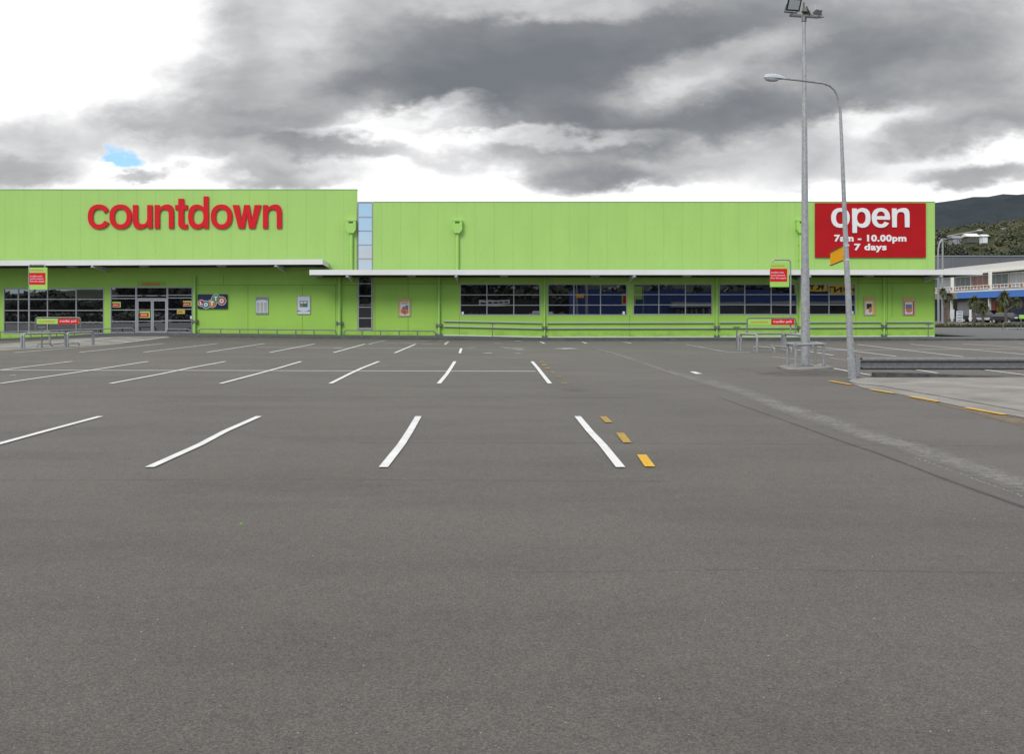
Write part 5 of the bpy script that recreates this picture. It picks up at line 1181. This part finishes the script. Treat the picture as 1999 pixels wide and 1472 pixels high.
# hillside houses
def house(p, q, Y, w_, d_, h_, wall, roof, label, yaw=0):
    x, z_ = WX(p, Y), WZ(q, Y); t = thing('hillside_house', (x, Y, z_), label, 'house', 'houses on the hillside'); t.rotation_euler = (0, 0, R(yaw))
    def lb(b, nm, m_, par): o = b.build(nm, m_); o.parent = par; return o
    b = MB(); b.box(-w_ / 2, w_ / 2, -d_ / 2, d_ / 2, -2, h_); wl = lb(b, 'wall', wall, t)
    b = MB(); e = .6; b.add([(-w_ / 2 - e, -d_ / 2 - e, h_), (w_ / 2 + e, -d_ / 2 - e, h_), (w_ / 2 + e, d_ / 2 + e, h_), (-w_ / 2 - e, d_ / 2 + e, h_), (-w_ / 2 - e, 0, h_ + d_ * .28), (w_ / 2 + e, 0, h_ + d_ * .28)], [(0, 1, 5, 4), (2, 3, 4, 5), (0, 4, 3), (1, 2, 5), (3, 2, 1, 0)]); lb(b, 'roof', roof, t)
    for k in range(3):
        b = MB(); xx = -w_ / 2 + w_ * (.18 + .28 * k); b.box(xx, xx + w_ * .15, -d_ / 2 - .05, -d_ / 2 - .01, h_ * .35, h_ * .8); lb(b, 'window', 'glass_far', t)
M['gwall'] = mat('house_wall_grey', (.30, .31, .31), .7); M['hwall'] = mat('house_wall_white', (.75, .76, .76), .7); M['hroof'] = mat('house_roof_white', (.8, .77, .68), .5); M['groof'] = mat('house_roof_grey', (.22, .22, .23), .6); M['dwall'] = mat('house_wall_dark', (.10, .09, .08), .8)
house(1894, 465, 420, 4.3, 5, .6, 'dwall', 'hroof', 'long house with a pale cream roof on the hillside above the lamp arm', 0)
house(1920, 465.5, 425, 2.0, 3, .9, 'hwall', 'hwall', 'small bright white house right of the cream roofed one')
house(1864, 468, 400, 3.0, 4, .5, 'gwall', 'groof', 'pale house with grey roof left of the cream roofed one')
house(1833, 470, 400, 2.6, 4, .5, 'gwall', 'groof', 'pale hillside house closest to the green wall', 15)
house(1963, 451, 500, 5.0, 4, .6, 'dwall', 'groof', 'dark low house highest up the hillside at the right')
# long grey warehouse roof
t = thing('grey_warehouse', (90, 200, 0), 'long plain grey warehouse behind the shop arcade', 'building')
x0, x1 = WX(1700, 200), WX(2300, 200); zt_ = WZ(501, 200)
b = MB(); b.box(x0, x1, 200, 222, -.5, zt_); b.build('wall', mat('grey_long_run_cladding', (.125, .125, .13), .6, var=.12, vscale=.15), t)
xx = x0 + 4
while xx < x1 - 3: MB().box(xx - .06, xx + .06, 199.9, 199.998, 5.5, zt_ - .02).build('cladding_joint', mat('cladding_joint_grey', (.17, .17, .175), .6), t); xx += 6.2
b = MB(); b.box(x0 - .2, x1 + .2, 199.8, 222.2, zt_ + .001, zt_ + .25); b.build('roof_edge', 'groof', t)

# ================================================================== BEHIND THE CAMERA (seen mirrored in the shop windows)
t = thing('blue_store', (38, -40, 0), 'blue shop with grey verandah across the road mirrored in the windows', 'building')
b = MB(); b.box(14.5, 66, -62, -42, -.2, 5.0); b.build('wall', mat('blue_store_paint', (.014, .045, .19), .6, var=.1, vscale=.4), t)
b = MB(); b.box(30, 66, -41.99, -39.5, 2.5, 3.15); b.build('verandah', mat('verandah_grey', (.34, .34, .33), .6), t)
b = MB(); b.box(51, 66, -41.98, -41.6, 4.7, 6.3); s_ = b.build('parapet_sign', 'yellow', t)
cu_ = text('COUNTRY', (0, 10.5, 0, 1.0), 0, 'navy', s_, 'lettering', .03, .03, (Vector((64.0, -41.6, 5.0)), Vector((-1, 0, 0)), Vector((0, 0, 1)), Vector((0, 1, 0))))
b = MB(); b.box(31, 65, -41.985, -41.9, 0, 2.3); b.build('shopfront', 'glass_far', t)
b = MB(); b.box(22.2, 24.2, -41.985, -41.9, 2.6, 4.6); b.build('wall_poster', 'signgreen', t)
b = MB(); b.box(22.4, 23.9, -41.89, -41.85, 3.0, 4.2); b.build('poster_panel', 'red', t)
t = thing('white_shed', (-14, -52, 0), 'pale shed behind the car park mirrored in the tall window', 'building')
b = MB(); b.box(-24, -13, -70, -55, -.2, 3.6); b.build('wall', mat('shed_grey', (.30, .30, .31), .7), t)
b = MB(); b.box(-24.4, -12.6, -70.4, -54.6, 3.61, 3.9); b.build('roof', 'shopwhite', t)
t = thing('dark_shop', (0, -58, 0), 'dark timber shop with a white name board mirrored in the first window', 'building')
b = MB(); b.box(-6, 9, -70, -58, -.2, 3.4); b.build('wall', mat('dark_timber', (.03, .028, .025), .8), t)
b = MB(); b.box(-2.5, 3.2, -57.98, -57.8, 2.9, 3.7); b.build('name_board', 'signwhite', t)
for x0, x1 in ((2.2, 2.9), (1.2, 1.9), (.2, 1.0), (-.8, -.1), (-2.2, -1.2)): MB().box(x0, x1, -57.79, -57.77, 3.15, 3.45).build('board_print', 'black', t)
b = MB(); b.box(-3, 2.5, -57.99, -57.9, 0, 2.2); b.build('doorway', 'black', t)
b = MB()
for i in range(150):
    x = random.uniform(-115, 100); y = random.uniform(-85, -64); h_ = random.uniform(6, 10.5)
    if 8 < x < 60: h_ *= .78
    if x < -72: h_ *= .55
    crown_mesh(b, Vector((x, y, h_ * .55)), 3.6, h_ * .48, 300, .8)
o = b.build('roadside_wood', 'bushleaf'); o['kind'] = 'stuff'
b = MB()
for i in range(90):
    x = random.uniform(-85, 12); crown_mesh(b, Vector((x, random.uniform(-13, -10.5), .55)), 1.4, .75, 120, .22)
o = b.build('roadside_hedge', 'bushleaf'); o['kind'] = 'stuff'
hill('rear_hill', -900, 900, -260, -700, 60, 20, lambda x: lerp(x, [(-400, 13), (-300, 15), (-230, 17), (-170, 34), (-60, 33), (60, 30), (250, 22), (600, 26)]), 2.0, .05, m_near)
t = thing('parked_van', (26, -30, 0), 'pale van parked behind the camera mirrored in the windows', 'van')
t.rotation_euler = (0, 0, 0)
for z0, z1, x0, x1, m_, nm in ((.4, 1.1, 6, 10.4, 'hwall', 'body'), (1.1, 1.65, 6.6, 9.6, 'hwall', 'cab')):
    b = MB(); b.hexa([(x0, -31, z0), (x1, -31, z0), (x1, -29.2, z0), (x0, -29.2, z0), (x0 + .15, -30.9, z1), (x1 - .3, -30.9, z1), (x1 - .3, -29.3, z1), (x0 + .15, -29.3, z1)]); b.build(nm, m_, t, bevel=.08)
for x in (7, 9.5):
    for y in (-30.9, -29.3): b = MB(); wheel(b, (x, y, .34), .34, .22, (0, 1, 0)); b.build('wheel', 'dark', t, smooth=True)

# ================================================================== LITTER
rnd = random.Random(11)
def leaf_bit(p, q, s, col, name, label, group=None):
    c = PT(p, q, .02); b = MB(); a = rnd.uniform(0, 3)
    u_ = Vector((math.cos(a), math.sin(a), .15)) * s; v_ = Vector((-math.sin(a), math.cos(a), .1)) * s * .45
    b.add([c - u_, c - v_ * .9, c + u_ * .3 - v_, c + u_, c + u_ * .3 + v_, c - u_ * .4 + v_, c + Vector((0, 0, .015))], [(0, 1, 6), (1, 2, 6), (2, 3, 6), (3, 4, 6), (4, 5, 6), (5, 0, 6)])
    o = b.build(name, col); tag(o, label, name.replace('_', ' '), group); return o
leaf_bit(471, 1028, .022, mat('fresh_leaf', (.16, .36, .03), .5), 'fallen_leaf', 'small bright green leaf lying on the open asphalt')
b = MB()
for _ in range(260):
    Y = 3.9 + 16 * rnd.random() ** 1.5; x = rnd.uniform(-.52, .56) * Y; s_ = rnd.uniform(.0018, .0045)
    b.add([(x - s_, Y, .003), (x, Y - s_, .004), (x + s_ * 1.3, Y, .003), (x, Y + s_, .003), (x, Y, .004 + s_)], [(0, 1, 4), (1, 2, 4), (2, 3, 4), (3, 0, 4)])
o = b.build('loose_grit', mat('pale_grit', (.42, .40, .37), .8)); o['kind'] = 'stuff'
